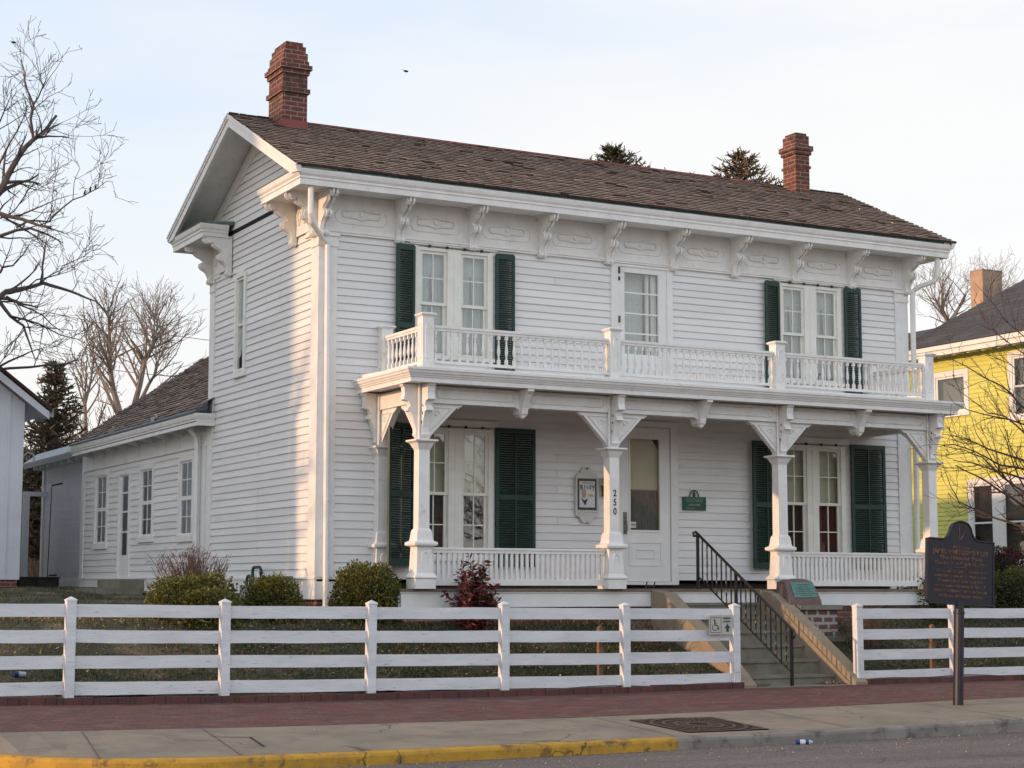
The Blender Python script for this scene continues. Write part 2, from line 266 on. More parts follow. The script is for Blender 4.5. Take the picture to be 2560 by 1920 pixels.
# ------------------------------------------------------------------ mesh helpers
WM = {}
def wm(o): return WM.get(o.name, Matrix.Identity(4))
class MB:
    def __init__(s): s.v = []; s.f = []; s.mi = []; s.t = []; s.cur = 0; s.tint = (1, 1, 1)
    def face(s, idx): s.f.append(tuple(idx)); s.mi.append(s.cur); s.t.append(s.tint)
    def poly(s, pts):
        b = len(s.v); s.v += [tuple(p) for p in pts]; s.face(range(b, b+len(pts)))
    def box(s, x0, x1, y0, y1, z0, z1):
        b = len(s.v); s.v += [(x, y, z) for x in (x0, x1) for y in (y0, y1) for z in (z0, z1)]
        for q in ((0, 1, 3, 2), (4, 6, 7, 5), (0, 4, 5, 1), (2, 3, 7, 6), (0, 2, 6, 4), (1, 5, 7, 3)): s.face([b+i for i in q])
    def obox(s, c, ax, ay, az):
        """oriented box: centre and three half-axis vectors"""
        c, ax, ay, az = Vector(c), Vector(ax), Vector(ay), Vector(az)
        b = len(s.v); s.v += [tuple(c+ax*i+ay*j+az*k) for i in (-1, 1) for j in (-1, 1) for k in (-1, 1)]
        for q in ((0, 1, 3, 2), (4, 6, 7, 5), (0, 4, 5, 1), (2, 3, 7, 6), (0, 2, 6, 4), (1, 5, 7, 3)): s.face([b+i for i in q])
    def bar(s, p, q, w, h, up=(0, 0, 1)):
        p, q = Vector(p), Vector(q); d = (q-p); L = d.length; d.normalize(); sd_ = d.cross(Vector(up)).normalized(); u = sd_.cross(d)
        s.obox((p+q)/2, d*L/2, sd_*w/2, u*h/2)
    def prism(s, pts, plane, a, b_):
        """extrude a 2-D outline; plane 'xz' along y, 'yz' along x, 'xy' along z"""
        def P(p, d):
            return (p[0], d, p[1]) if plane == 'xz' else (d, p[0], p[1]) if plane == 'yz' else (p[0], p[1], d)
        b = len(s.v); n = len(pts); s.v += [P(p, a) for p in pts] + [P(p, b_) for p in pts]
        s.face(range(b, b+n)); s.face([b+2*n-1-i for i in range(n)])
        for i in range(n): s.face((b+i, b+(i+1) % n, b+n+(i+1) % n, b+n+i))
    def tube(s, pts, rad, n=6, cap=True):
        pts = [Vector(p) for p in pts]; b = len(s.v); m = len(pts)
        if not hasattr(rad, '__len__'): rad = [rad]*m
        t0 = (pts[1]-pts[0]).normalized(); ref = Vector((0, 0, 1)) if abs(t0.z) < .9 else Vector((1, 0, 0)); nrm = t0.cross(ref).normalized()
        for i, p in enumerate(pts):
            t = (pts[min(i+1, m-1)]-pts[max(i-1, 0)]).normalized()
            nrm = (nrm - t*nrm.dot(t)); nrm = nrm.normalized() if nrm.length > 1e-6 else t.orthogonal().normalized(); bi = t.cross(nrm)
            for k in range(n):
                a = 2*math.pi*k/n; s.v.append(tuple(p + (nrm*math.cos(a)+bi*math.sin(a))*rad[i]))
        for i in range(m-1):
            for k in range(n): s.face((b+i*n+k, b+i*n+(k+1) % n, b+(i+1)*n+(k+1) % n, b+(i+1)*n+k))
        if cap and n > 2: s.face([b+n-1-k for k in range(n)]); s.face([b+(m-1)*n+k for k in range(n)])
    def lathe(s, prof, cx, cy, n=10, rot=0.0, sx=1, sy=1):
        b = len(s.v); m = len(prof)
        for r_, z in prof:
            for k in range(n):
                a = 2*math.pi*(k+.5)/n + rot; s.v.append((cx+r_*math.cos(a)*sx, cy+r_*math.sin(a)*sy, z))
        for i in range(m-1):
            for k in range(n): s.face((b+i*n+k, b+i*n+(k+1) % n, b+(i+1)*n+(k+1) % n, b+(i+1)*n+k))
        s.face([b+n-1-k for k in range(n)]); s.face([b+(m-1)*n+k for k in range(n)])
    def sq(s, prof, cx, cy):
        s.lathe([(h*math.sqrt(2), z) for h, z in prof], cx, cy, 4)
    def sweep(s, path, prof, close_ends=True):
        """profile [(out, z)] along a plan path; out is to the right of travel, mitred"""
        P = [Vector((p[0], p[1])) for p in path]; b = len(s.v); n = len(prof)
        for i, p in enumerate(P):
            d0 = (p-P[i-1]).normalized() if i > 0 else None; d1 = (P[i+1]-p).normalized() if i < len(P)-1 else None
            if d0 is None: d0 = d1
            if d1 is None: d1 = d0
            n0 = Vector((d0.y, -d0.x)); n1 = Vector((d1.y, -d1.x)); mm = (n0+n1); mm = mm/(mm.dot(n0)) if mm.length > 1e-6 else n0
            for o, z in prof: q = p+mm*o; s.v.append((q.x, q.y, z))
        for i in range(len(P)-1):
            for k in range(n): s.face((b+i*n+k, b+i*n+(k+1) % n, b+(i+1)*n+(k+1) % n, b+(i+1)*n+k))
        if close_ends: s.face([b+k for k in range(n)]); s.face([b+(len(P)-1)*n+n-1-k for k in range(n)])
    def ico(s, c, r, n=6, m=4, sq_=(1, 1, 1)):
        b = len(s.v)
        for i in range(m+1):
            th = math.pi*i/m
            for k in range(n):
                a = 2*math.pi*k/n; s.v.append((c[0]+r*sq_[0]*math.sin(th)*math.cos(a), c[1]+r*sq_[1]*math.sin(th)*math.sin(a), c[2]+r*sq_[2]*math.cos(th)))
        for i in range(m):
            for k in range(n): s.face((b+i*n+k, b+i*n+(k+1) % n, b+(i+1)*n+(k+1) % n, b+(i+1)*n+k))
    def build(s, name, mats, parent=None, smooth=False, local=False):
        if not isinstance(mats, (list, tuple)): mats = [mats]
        me = bpy.data.meshes.new(name)
        vs = s.v
        if parent is not None and not local:
            inv = wm(parent).inverted(); vs = [tuple(inv @ Vector(p)) for p in vs]
        me.from_pydata(vs, [], s.f)
        for m in mats: me.materials.append(m)
        if len(mats) > 1: me.polygons.foreach_set('material_index', s.mi)
        if smooth: me.polygons.foreach_set('use_smooth', [True]*len(s.f))
        # box-projected UVs in metres
        uvl = me.uv_layers.new(name='UVMap'); data = []
        for p in me.polygons:
            nx, ny, nz_ = abs(p.normal.x), abs(p.normal.y), abs(p.normal.z)
            for li in p.vertices:
                c = s.v[li]
                data += ([c[0], c[1]] if nz_ >= nx and nz_ >= ny else [c[1], c[2]] if nx > ny else [c[0], c[2]])
        uvl.data.foreach_set('uv', data)
        if any(t != (1, 1, 1) for t in s.t):
            ca = me.color_attributes.new('tint', 'FLOAT_COLOR', 'CORNER'); cd_ = []
            for p, t in zip(me.polygons, s.t): cd_ += [t[0], t[1], t[2], 1]*len(p.vertices)
            ca.data.foreach_set('color', cd_)
        elif any('tint' in [n.attribute_name for n in m.node_tree.nodes if n.type == 'ATTRIBUTE'] for m in mats):
            ca = me.color_attributes.new('tint', 'FLOAT_COLOR', 'CORNER'); ca.data.foreach_set('color', [1.0]*(4*len(me.loops)))
        o = bpy.data.objects.new(name, me); C.objects.link(o)
        if parent is not None: o.parent = parent; WM[o.name] = wm(parent)
        return o
def tag(o, label=None, cat=None, group=None, kind=None):
    for k, v in (('label', label), ('category', cat), ('group', group), ('kind', kind)):
        if v: o[k] = v
    return o
def thing(name, loc, label, cat, group=None, rz=0, rot=None):
    o = bpy.data.objects.new(name, None); C.objects.link(o); o.location = loc; o.empty_display_size = .2
    e = rot if rot else (0, 0, rz); o.rotation_euler = e
    from mathutils import Euler
    WM[o.name] = Matrix.Translation(loc) @ Euler(e).to_matrix().to_4x4()
    return tag(o, label, cat, group)
def shift_root(o): return o
def copy_tree(o, loc, label=None):
    r_ = o.copy(); C.objects.link(r_); r_.location = loc
    if label: r_['label'] = label
    for ch in list(o.children):
        c = ch.copy(); C.objects.link(c); c.parent = r_
        for g in list(ch.children):
            d = g.copy(); C.objects.link(d); d.parent = c
    return r_
def text(s, size, M, m, name, parent, ext=.002, bold=0, sx=1, align='CENTER', sp=1):
    """flat lettering; M maps the text plane (x right, y up) into the world"""
    cu = bpy.data.curves.new(name, 'FONT'); cu.body = s; cu.size = size; cu.extrude = ext; cu.align_x = align; cu.offset = bold; cu.space_character = sp
    to = bpy.data.objects.new(name, cu); C.objects.link(to); bpy.context.view_layer.update()
    me = bpy.data.meshes.new_from_object(to.evaluated_get(bpy.context.evaluated_depsgraph_get()))
    bpy.data.objects.remove(to); bpy.data.curves.remove(cu)
    me.transform(wm(parent).inverted() @ M @ Matrix.Diagonal((sx, 1, 1, 1))); me.materials.clear(); me.materials.append(m); me.name = name
    o = bpy.data.objects.new(name, me); C.objects.link(o); o.parent = parent; WM[o.name] = wm(parent); return o
def frontM(x, y, z): return Matrix.Translation((x, y, z)) @ Matrix.Rotation(R(90), 4, 'X')
def lerp(x, tab):
    if x <= tab[0][0]: return tab[0][1]
    for (a, b), (c, d) in zip(tab, tab[1:]):
        if x <= c: return b+(d-b)*(x-a)/(c-a)
    return tab[-1][1]
rnd = random.random
def ru(a, b): return a+(b-a)*rnd()

# ------------------------------------------------------------------ ground, walks, kerb, road
XI = [(-5.1, -1.272), (-2.2, -1.325), (2.4, -1.35), (4.7, -1.335), (6.5, -1.335), (9.6, -1.345)]     # y=-3.7 edge of the brick walk
XM = [(-5.6, -1.31), (-3.3, -1.35), (.3, -1.377), (3.7, -1.362), (6.8, -1.335)]                        # y=-6.75
XK = [(-4.1, -1.433), (2., -1.432), (4.7, -1.405), (8, -1.385)]                                        # kerb top
def zin(x): return lerp(x, XI)
def zmid(x): return lerp(x, XM)
def zk(x): return lerp(x, XK)
YARD = [(-3.6, 0.0), (-3.2, .12), (-2.2, .44), (-1.4, .78), (-.4, .82), (2, .87), (5, .97), (8, 1.1), (12, 1.24), (30, 1.32)]
def zyard(x, y):
    h = lerp(y, YARD); base = zin(x)+.075
    return base*(1-min(1, max(0, (y+3.6)/12))) + (-1.27)*min(1, max(0, (y+3.6)/12)) + h
def strip(fn, xs, ys, mb):
    b = len(mb.v); nx, ny = len(xs), len(ys)
    for y in ys:
        for x in xs: mb.v.append((x, y, fn(x, y)))
    return b, nx, ny
def frange(a, b, n): return [a+(b-a)*i/n for i in range(n+1)]
KERB = [(40, -8.45), (8, -8.62), (2, -8.8), (-3, -8.82), (-4.4, -8.72), (-5.1, -8.5), (-5.6, -8.1), (-5.95, -7.6), (-6.1, -6.9), (-6.15, -6), (-6.15, -2), (-6.15, 60)]
# lawn (one sheet, far beyond the view), with a slot for the steps
mb = MB()
xs = sorted(set([-6.2, -5, -4, -3, -2, -1, 0, .6, 1, 2, 3, 4, 4.6, 6.7, 7, 8, 9, 10, 11, 12, 14, 16, 20, 30, 60, 250] + frange(-6.2, 14, 60)))
xs = [x for x in xs if not (4.6 < x < 6.7)]
ys = sorted(set([-3.62, -1.5, 40, 90, 400] + frange(-3.62, 16, 60)))
b, nx, ny = strip(lambda x, y: zyard(x, min(y, 30))+.02*math.sin(x*3.1+y*1.7)*math.sin(y*2.3-x), xs, ys, mb)
for j in range(ny-1):
    for i in range(nx-1):
        if abs(xs[i]-4.6) < 1e-6 and ys[j] < -1.6: continue
        mb.face((b+j*nx+i, b+j*nx+i+1, b+(j+1)*nx+i+1, b+(j+1)*nx+i))
tag(mb.build('lawn', LAWN, smooth=True), kind='structure')
# road: one big sheet under everything, to the horizon
mb = MB(); zr = -1.548
mb.poly([(-400, -300, zr), (500, -300, zr), (500, -8.0, zr), (-400, -8.0, zr)])
mb.poly([(-400, -8.0, zr), (-5.7, -8.0, zr), (-5.7, 400, zr+.2), (-400, 400, zr+.2)])
tag(mb.build('road', ROAD), kind='structure')
mb = MB(); mb.poly([(-5.9, -8.3, -1.66), (500, -8.3, -1.66), (500, 420, -1.66), (-5.9, 420, -1.66)]); tag(mb.build('subsoil', mat('dark_subsoil', (.04, .03, .022), .95)), kind='structure')
# brick walk
mb = MB(); xs = frange(-6.1, 16, 44)+[60.]
for i in range(len(xs)-1):
    a, c = xs[i], xs[i+1]
    mb.poly([(a, -6.75, zmid(a)), (c, -6.75, zmid(c)), (c, -3.66, zin(c)), (a, -3.66, zin(a))])
tag(mb.build('brick_walk', BRICKW), kind='structure')
# concrete pavement between bricks and kerb
mb = MB(); kp = [p for p in KERB if p[1] <= -6.7]
xs = frange(-6.05, 12, 60)+[40.]
def ykerb(x):
    tab = sorted([(p[0], p[1]) for p in KERB if p[1] < -6.8]); return lerp(x, tab)
for i in range(len(xs)-1):
    a, c = xs[i], xs[i+1]
    ya, yc = ykerb(a)+.15, ykerb(c)+.15
    if ya > -6.76 or yc > -6.76: continue
    mb.poly([(a, ya, zk(a)), (c, yc, zk(c)), (c, -6.75, zmid(c)-.002), (a, -6.75, zmid(a)-.002)])
tag(mb.build('pavement', CONC), kind='structure')
# joints in the concrete: real grooves would be thin; laid as narrow dark sheets 4 mm proud
mb = MB()
for x in (-5.0, -3.85, .45, 2.6, 4.9, 7.1, 9.2):
    dx = -.42 if x < 0 else -.3
    yk_ = ykerb(x)+.17
    mb.poly([(x-.006, -6.77, zmid(x)+.003), (x+.006, -6.77, zmid(x)+.003), (x+dx*.6+.006, yk_, zk(x)+.004), (x+dx*.6-.006, yk_, zk(x)+.004)])
tag(mb.build('pavement_joints', mat('joint_dirt', (.12, .10, .08), .9)), kind='structure')
# kerb: rounded top edge, yellow paint on the left run
def kerbmesh(path, ends=True):
    m = MB(); prof = [(0, 0), (.0, .085), (-.012, .108), (-.035, .118), (-.16, .119), (-.16, 0)]
    b = 0
    P = [Vector(p) for p in path]
    n = len(prof)
    for i, p in enumerate(P):
        d = (P[min(i+1, len(P)-1)]-P[max(i-1, 0)]).normalized(); nr = Vector((-d.y, d.x))
        for o, z in prof:
            q = p+nr*o; m.v.append((q.x, q.y, -1.55+z + (zk(p.x)+1.43)*(1 if z > 0 else 0) + .0))
    for i in range(len(P)-1):
        for k in range(n-1): m.face((i*n+k, i*n+k+1, (i+1)*n+k+1, (i+1)*n+k))
    m.face(range(n)); m.face([(len(P)-1)*n+k for k in range(n)])
    return m
def resample(path, step=.25):
    o = []
    for a, b_ in zip(path, path[1:]):
        a, b_ = Vector(a), Vector(b_); n = max(1, int((b_-a).length/step)) if (b_-a).length < 12 else 4
        for i in range(n): q = a.lerp(b_, i/n); o.append((q.x+ru(-.004, .004), q.y+ru(-.006, .006)))
    o.append(path[-1]); return o
def smooth2(path):
    for _ in range(2):
        o = [path[0]]
        for a, b_ in zip(path, path[1:]): o += [(a[0]*.75+b_[0]*.25, a[1]*.75+b_[1]*.25), (a[0]*.25+b_[0]*.75, a[1]*.25+b_[1]*.75)]
        path = o+[path[-1]]
    return path
XY = .20                                     # where the yellow paint stops
kright = [(40, -8.45), (8, -8.62), (2, -8.8), (XY, -8.81)]
kleft = [(XY, -8.81), (-3, -8.82), (-4.4, -8.72), (-5.1, -8.5), (-5.6, -8.1), (-5.95, -7.6), (-6.1, -6.9), (-6.15, -6), (-6.15, -2)]
kleft = [kleft[0]]+smooth2(kleft[1:])
flip = lambda L: [(x, y) for x, y in L]
def kb(path, m, name):
    mm = kerbmesh([(x, y) for x, y in resample(path)]); return mm.build(name, m)
tag(kb(kright, KERBC, 'kerb'), kind='structure')
tag(kb(kleft, YELLOW, 'painted_kerb'), kind='structure')
tag(kb([(-6.15, -2), (-6.15, 60)], KERBC, 'side_kerb'), kind='structure')
# brick edging under the fence
mb = MB()
for x0, x1 in ((-6.1, 4.62), (6.72, 16)):
    x = x0
    while x < x1-.01:
        l = min(.405, x1-x); z = zin(x+.2); dz = ru(-.006, .006); mb.tint = (1, 1, 1)
        mb.box(x+.003, x+l-.003, -3.72+ru(-.004, .004), -3.60, z-.06, z+.075+dz); x += l
tag(mb.build('brick_edging', BRICKE), kind='structure')

# ------------------------------------------------------------------ siding
def siding(mb, P, u0, u1, z0, z1, ex, openings=(), rng=None, lip=.020, seg=1.1, tv=.07):
    """overlapping boards. P(u,d,z)->world; openings (u0,u1,z0,z1); rng(z)->(u0,u1)"""
    n = max(1, round((z1-z0)/ex)); e = (z1-z0)/n
    for i in range(n):
        za, zb = z0+i*e, z0+(i+1)*e; zm = (za+zb)/2
        a, b_ = (u0, u1) if rng is None else rng(zm)
        if b_-a < .03: continue
        iv = [(a, b_)]
        for o in openings:
            if o[2] < zm < o[3]:
                nv = []
                for p, q in iv:
                    if o[1] <= p or o[0] >= q: nv.append((p, q)); continue
                    if o[0] > p: nv.append((p, o[0]))
                    if o[1] < q: nv.append((o[1], q))
                iv = nv
        for p, q in iv:
            k = max(1, int((q-p)/seg)); lo = [ru(-.0035, .0035) for _ in range(k+1)]; dd = [ru(-.002, .003) for _ in range(k+1)]
            t = 1-ru(0, tv); brk = rnd() < .3
            for j in range(k):
                if brk and j == k//2: t = 1-ru(0, tv)
                ua, ub = p+(q-p)*j/k, p+(q-p)*(j+1)/k
                mb.tint = (t, t, t*ru(.985, 1)); mb.cur = 0
                mb.poly([P(ua, lip+dd[j], za+lo[j]), P(ub, lip+dd[j+1], za+lo[j+1]), P(ub, .004, zb+.008), P(ua, .004, zb+.008)])
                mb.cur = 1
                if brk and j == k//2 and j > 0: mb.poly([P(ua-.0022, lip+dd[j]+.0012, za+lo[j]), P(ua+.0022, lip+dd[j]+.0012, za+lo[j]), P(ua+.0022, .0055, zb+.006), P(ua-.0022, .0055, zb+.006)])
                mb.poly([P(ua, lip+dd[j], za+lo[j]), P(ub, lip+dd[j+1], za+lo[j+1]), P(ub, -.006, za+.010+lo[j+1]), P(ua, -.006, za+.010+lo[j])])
    mb.cur = 0; mb.tint = (1, 1, 1)

HL, HD = 10.72, 4.75
house = thing('clapboard_house', (0, 0, -.55), 'two storey white clapboard house with bracketed cornice, front porch and dark green shutters', 'house')
FR = lambda u, d, z: (u, -d, z)
SD = lambda u, d, z: (-d, u, z)
RS = lambda u, d, z: (HL+d, u, z)
BK = lambda u, d, z: (u, HD+d, z)
W1 = [(1.55, 2.745, .40, 2.27), (8.02, 9.30, .40, 2.27)]
W2 = [(1.50, 2.72, 3.33, 4.93), (8.05, 9.28, 3.33, 4.93)]
D1 = (5.0, 5.95, .0, 2.47); D2 = (4.95, 5.88, 3.05, 5.0)
mb = MB(); siding(mb, FR, .0, HL, .10, 2.70, .118, W1+[D1]); siding(mb, FR, 0, HL, 2.70, 5.03, .1095, W2+[D2])
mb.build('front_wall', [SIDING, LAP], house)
SW = (3.10, 3.46, 3.42, 4.90)
ZR0, YR0, SL = 5.82, -.62, .4775
def zroof(y): return ZR0+(y-YR0)*SL if y <= 2.375 else ZR0+(4.75+.62-y)*SL
mb = MB(); siding(mb, SD, 0, HD, .13, 5.66, .112, [SW])
def grng(z):
    h = (z-ZR0)/SL+YR0+.14; return (max(0, h), min(HD, 4.75-h))
siding(mb, SD, 0, HD, 5.72, 7.10, .112, rng=grng)
mb.build('side_wall', [SIDING, LAP], house)
mb = MB(); siding(mb, RS, 0, HD, -.15, 5.66, .2); siding(mb, RS, 0, HD, 5.66, 7.1, .2, rng=grng); mb.build('far_side_wall', [SIDING, LAP], house)
mb = MB(); siding(mb, BK, 0, HL, -.15, 5.7, .2); mb.build('rear_wall', [SIDING, LAP], house)
# dark gap band in the gable, floors inside so no light leaks
mb = MB(); mb.box(-.012, .0, .2, HD-.2, 5.655, 5.725); mb.build('gable_vent_slot', DARK, house)
mb = MB(); mb.box(.06, HL-.06, .06, HD-.06, 2.78, 2.88); mb.box(.06, HL-.06, .06, HD-.06, 5.55, 5.65); mb.box(.06, HL-.06, .3, HD-.06, -.05, .05); mb.build('inner_floor', DECK, house)
mb = MB(); mb.box(.06, HL-.06, 1.5, 1.56, .05, 5.55); mb.build('inner_partition', mat('room_plaster', (.16, .155, .14), .9), house)
# skirt boards and foundation
mb = MB(); mb.box(-.03, .0, -.03, HD, -.18, .10); mb.box(-.045, 0, -.045, HD, .10, .13); mb.box(0, .62, -.03, .0, -.18, .07); mb.build('skirt_board', WHITE, house)
mb = MB(); mb.box(10.25, HL+.03, -.03, 0, -.18, .07); mb.build('skirt_board', WHITE, house)
mb = MB(); mb.box(.02, HL-.02, .02, HD, -.9, -.18); mb.build('foundation', BRICK, house)
# corner boards with small capitals
def corner(x0, x1, y0, y1):
    m = MB(); m.box(x0, x1, y0, y1, .13, 4.83); m.box(x0-.015, x1+.015, y0-.015, y1+.0, 4.83, 4.86); m.box(x0-.01, x1+.01, y0-.01, y1, 4.86, 4.98); m.box(x0-.03, x1+.03, y0-.03, y1, 4.98, 5.02); return m
corner(-.035, .25, -.035, .0).build('corner_board', TRIM, house)
corner(-.034, .0, 0, .25).build('corner_board', TRIM, house)
corner(HL-.24, HL+.035, -.035, .0).build('corner_board', TRIM, house)
corner(-.034, .0, HD-.20, HD+.034).build('corner_board', TRIM, house)
# frieze with panels
mb = MB(); mb.box(-.02, HL+.02, -.03, 0, 5.04, 5.60); mb.box(-.04, HL+.04, -.055, 0, 5.015, 5.045); mb.box(-.05, HL+.05, -.07, 0, 5.045, 5.065)
mb.box(-.032, 0, 0, .48, 5.04, 5.60); mb.box(-.055, 0, 0, .50, 5.015, 5.065); mb.box(-.032, 0, HD-.42, HD, 5.04, 5.60)
mb.build('frieze_board', TRIM, house)
CB = [.02+1.189*i for i in range(10)]
for i in range(9):
    c = (CB[i]+CB[i+1])/2; m = MB()
    def outline(hw, hh, bul):
        p = []
        for sx_, sgn in ((1, 1),):
            pass
        N_ = 5
        for k in range(N_+1): a = -math.pi/2+math.pi*k/N_; p.append((c+hw-.04+.04*math.cos(a), 5.325+hh*math.sin(a)))
        p += [(c+.10, 5.325+hh)] + [(c+.075*math.cos(a), 5.325+(hh+bul)*math.sin(a)) for a in (R(50), R(90), R(130))] + [(c-.10, 5.325+hh)]
        for k in range(N_+1): a = math.pi/2+math.pi*k/N_; p.append((c-hw+.04+.04*math.cos(a), 5.325+hh*math.sin(a)))
        p += [(c-.10, 5.325-hh)] + [(c+.075*math.cos(a), 5.325+(hh+bul)*math.sin(a)) for a in (R(230), R(270), R(310))] + [(c+.10, 5.325-hh)]
        return p
    o1 = outline(.30, .05, .03); o2 = outline(.285, .036, .03)
    loop = [(x, -.045, z) for x, z in o1]; m.tube(loop+[loop[0]], .009, 5)
    m.prism(o2, 'xz', -.036, -.03); m.ico((c, -.042, 5.325), .035, 8, 4, (1, .4, 1))
    # larger rounded frame under the panel
    fr = [(c-.36, 5.38), (c-.40, 5.33), (c-.40, 5.26), (c-.36, 5.20), (c-.30, 5.185), (c+.30, 5.185), (c+.36, 5.20), (c+.40, 5.26), (c+.40, 5.33), (c+.36, 5.38)]
    m.tube([(x, -.034, z) for x, z in fr], .008, 4)
    m.build('frieze_panel', TRIM, house)
# brackets (three ribs with a scroll profile)
def bracket_mb(kind, u, d0=.0):
    m = MB()
    prof = [(.0, 5.59), (.465, 5.59), (.48, 5.565), (.475, 5.51), (.44, 5.475), (.40, 5.475), (.375, 5.50), (.35, 5.485), (.325, 5.44), (.27, 5.405), (.215, 5.385), (.17, 5.35), (.165, 5.325),
            (.20, 5.325), (.235, 5.30), (.24, 5.255), (.215, 5.215), (.16, 5.19), (.115, 5.15), (.085, 5.09), (.075, 5.04), (.095, 5.03), (.095, 4.995), (.07, 4.965), (.0, 4.965)]
    pl = 'yz' if kind == 'front' else 'xz'
    sg = -1
    def add(sc_, a, b_):
        pts = [(sg*(.03+d*sc_), 5.59-(5.59-z)*(.98 if sc_ < 1 else 1)) for d, z in prof]
        m.prism(pts, pl, u+a, u+b_)
    add(.90, -.068, -.040); add(1.0, -.040, -.014); add(.86, -.014, .014); add(1.0, .014, .040); add(.90, .040, .068)
    # cap block
    if kind == 'front': m.box(u-.095, u+.095, -.53+.02, -.03, 5.585, 5.603)
    else: m.box(-.53+.02, -.03, u-.095, u+.095, 5.585, 5.603)
    # pierced holes read as small dark insets on the flanks
    return m
for x in CB: bracket_mb('front', x).build('bracket', TRIM, house)
for y in (.10, .92, 3.80, HD-.05): bracket_mb('side', y).build('bracket', TRIM, house)
# scroll-sawn boards beside the returns
for y0, y1 in ((.2, .84), (3.88, HD-.13)):
    m = MB(); m.box(-.045, -.033, y0, y1, 5.10, 5.58)
    for k in range(3):
        yy = y0+(k+.5)*(y1-y0)/3; pts = [(-.055, yy+.07*math.cos(a*.9)*(1-a/12), 5.34+.16*math.sin(a*.9)*(1-a/12)) for a in [i*.7 for i in range(12)]]; m.tube(pts, .014, 4)
    m.build('scroll_panel', TRIM, house)
# cornice
prof = [(-.085, 5.57), (-.05, 5.57), (-.05, 5.655), (-.035, 5.66), (-.035, 5.69), (-.012, 5.72), (-.004, 5.75), (0, 5.765), (0, 5.79), (-.085, 5.79)]
mb = MB(); mb.sweep([(0, 1.09), (-.58, 1.09), (-.58, -.59), (HL+.58, -.59), (HL+.58, 1.09), (HL, 1.09)], prof)
mb.sweep([(HL, HD+.59), (-.58, HD+.59), (-.58, HD-1.06), (0, HD-1.06)][:1]+[(-.58, HD+.59), (-.58, HD-1.06), (0, HD-1.06)], [(-o, z) if False else (o, z) for o, z in prof]) if False else None
m2 = MB(); m2.sweep([(HL*.5, HD+.59), (HL*.5-.01, HD+.59)], prof) if False else None
mb.build('cornice', TRIM, house)
mb = MB(); mb.sweep([(-.10, 3.69), (-.58, 3.69), (-.58, 5.34), (HL, 5.34)][::-1], prof); mb.build('rear_cornice', TRIM, house)
# soffits
mb = MB(); mb.box(-.50, HL+.50, -.51, .0, 5.603, 5.62); mb.box(-.50, -.0, 0, 1.01, 5.603, 5.62); mb.box(-.5, 0, 3.77, 5.26, 5.603, 5.62); mb.build('soffit', TRIM, house)
# little roofs over the returns, dark metal
for y0, y1 in ((-.60, 1.10), (3.68, 5.35)):
    mb = MB(); mb.prism([(-.595, 5.792), (-.595, 5.80), (.0, 5.86), (.0, 5.792)], 'xz', y0, y1); mb.build('return_flashing', COPPER, house)
# gutter lining strip
mb = MB(); mb.prism([(-.585, 5.792), (-.575, 5.835), (-.40, 5.90), (-.40, 5.80)], 'yz', -.55, HL+.40); mb.build('gutter', COPPER, house)
# main roof: sheathing + shingles
mb = MB(); th = .05
for sgn in (0, 1):
    f = (lambda y: y) if sgn == 0 else (lambda y: 4.75-y)
    mb.prism([(f(-.57), ZR0+.01), (f(2.375), zroof(2.375)-.01), (f(2.375), zroof(2.375)-.01-th), (f(-.57), ZR0+.01-th)], 'yz', -.54, HL+.54)
mb.build('roof_sheathing', TRIM, house)
mb = MB(); ex = .132; slen = math.hypot(2.99, 2.99*SL); n = int(slen/ex); dy, dz = 2.995/slen, 2.995*SL/slen
for i in range(n+1):
    s0 = i*ex; x = -.62+ru(-.02, .02); lift0 = ru(0, .004)
    cool = ru(.90, 1.08)
    while x < HL+.60:
        wd = ru(.085, .21); l = ru(-.007, .005); lf = .016+lift0+(ru(0, .006) if rnd() < .95 else ru(.008, .018)); x2 = min(x+wd, HL+.64)
        s1 = s0+l; s2 = min(s0+ex*1.6, slen)
        t = ru(.78, 1.2)*cool; w_ = ru(-.02, .06); mb.tint = (t*(1+w_), t, t*(1-w_))
        ya, za = YR0+s1*dy, ZR0+s1*dz; yb, zb = YR0+s2*dy, ZR0+s2*dz
        ny_, nz_ = -dz, dy
        A = [(x+.003, ya+ny_*(lf+.012), za+nz_*(lf+.012)), (x2-.003, ya+ny_*(lf+.012), za+nz_*(lf+.012)), (x2-.003, yb+ny_*.008, zb+nz_*.008), (x+.003, yb+ny_*.008, zb+nz_*.008)]
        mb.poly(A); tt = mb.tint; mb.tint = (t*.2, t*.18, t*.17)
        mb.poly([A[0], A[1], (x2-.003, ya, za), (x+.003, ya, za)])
        mb.tint = tt; x = x2
mb.tint = (.8, .8, .8)
for i in range(20):      # rear slope, simpler courses
    s0 = i*slen/20; s1 = (i+1)*slen/20; ya, za = 4.75-(YR0+s0*dy), ZR0+s0*dz+.03; yb, zb = 4.75-(YR0+s1*dy), ZR0+s1*dz+.008
    x = -.62
    while x < HL+.6:
        x2 = min(x+ru(.3, .7), HL+.64); l = ru(0, .02); t = ru(.6, 1.1); mb.tint = (t, t, t); mb.poly([(x, ya+l, za), (x2, ya+l, za), (x2, yb, zb), (x, yb, zb)]); mb.poly([(x, ya+l, za), (x2, ya+l, za), (x2, ya, za-.05), (x, ya, za-.05)]); x = x2
mb.build('roof', SHING, house)
mb = MB(); zt = zroof(2.375)
mb.prism([(2.375-.10, zt-.030), (2.375, zt+.035), (2.375+.10, zt-.030), (2.375, zt+.015)], 'yz', .5, HL-.9); mb.build('ridge_cap', FLASH, house)
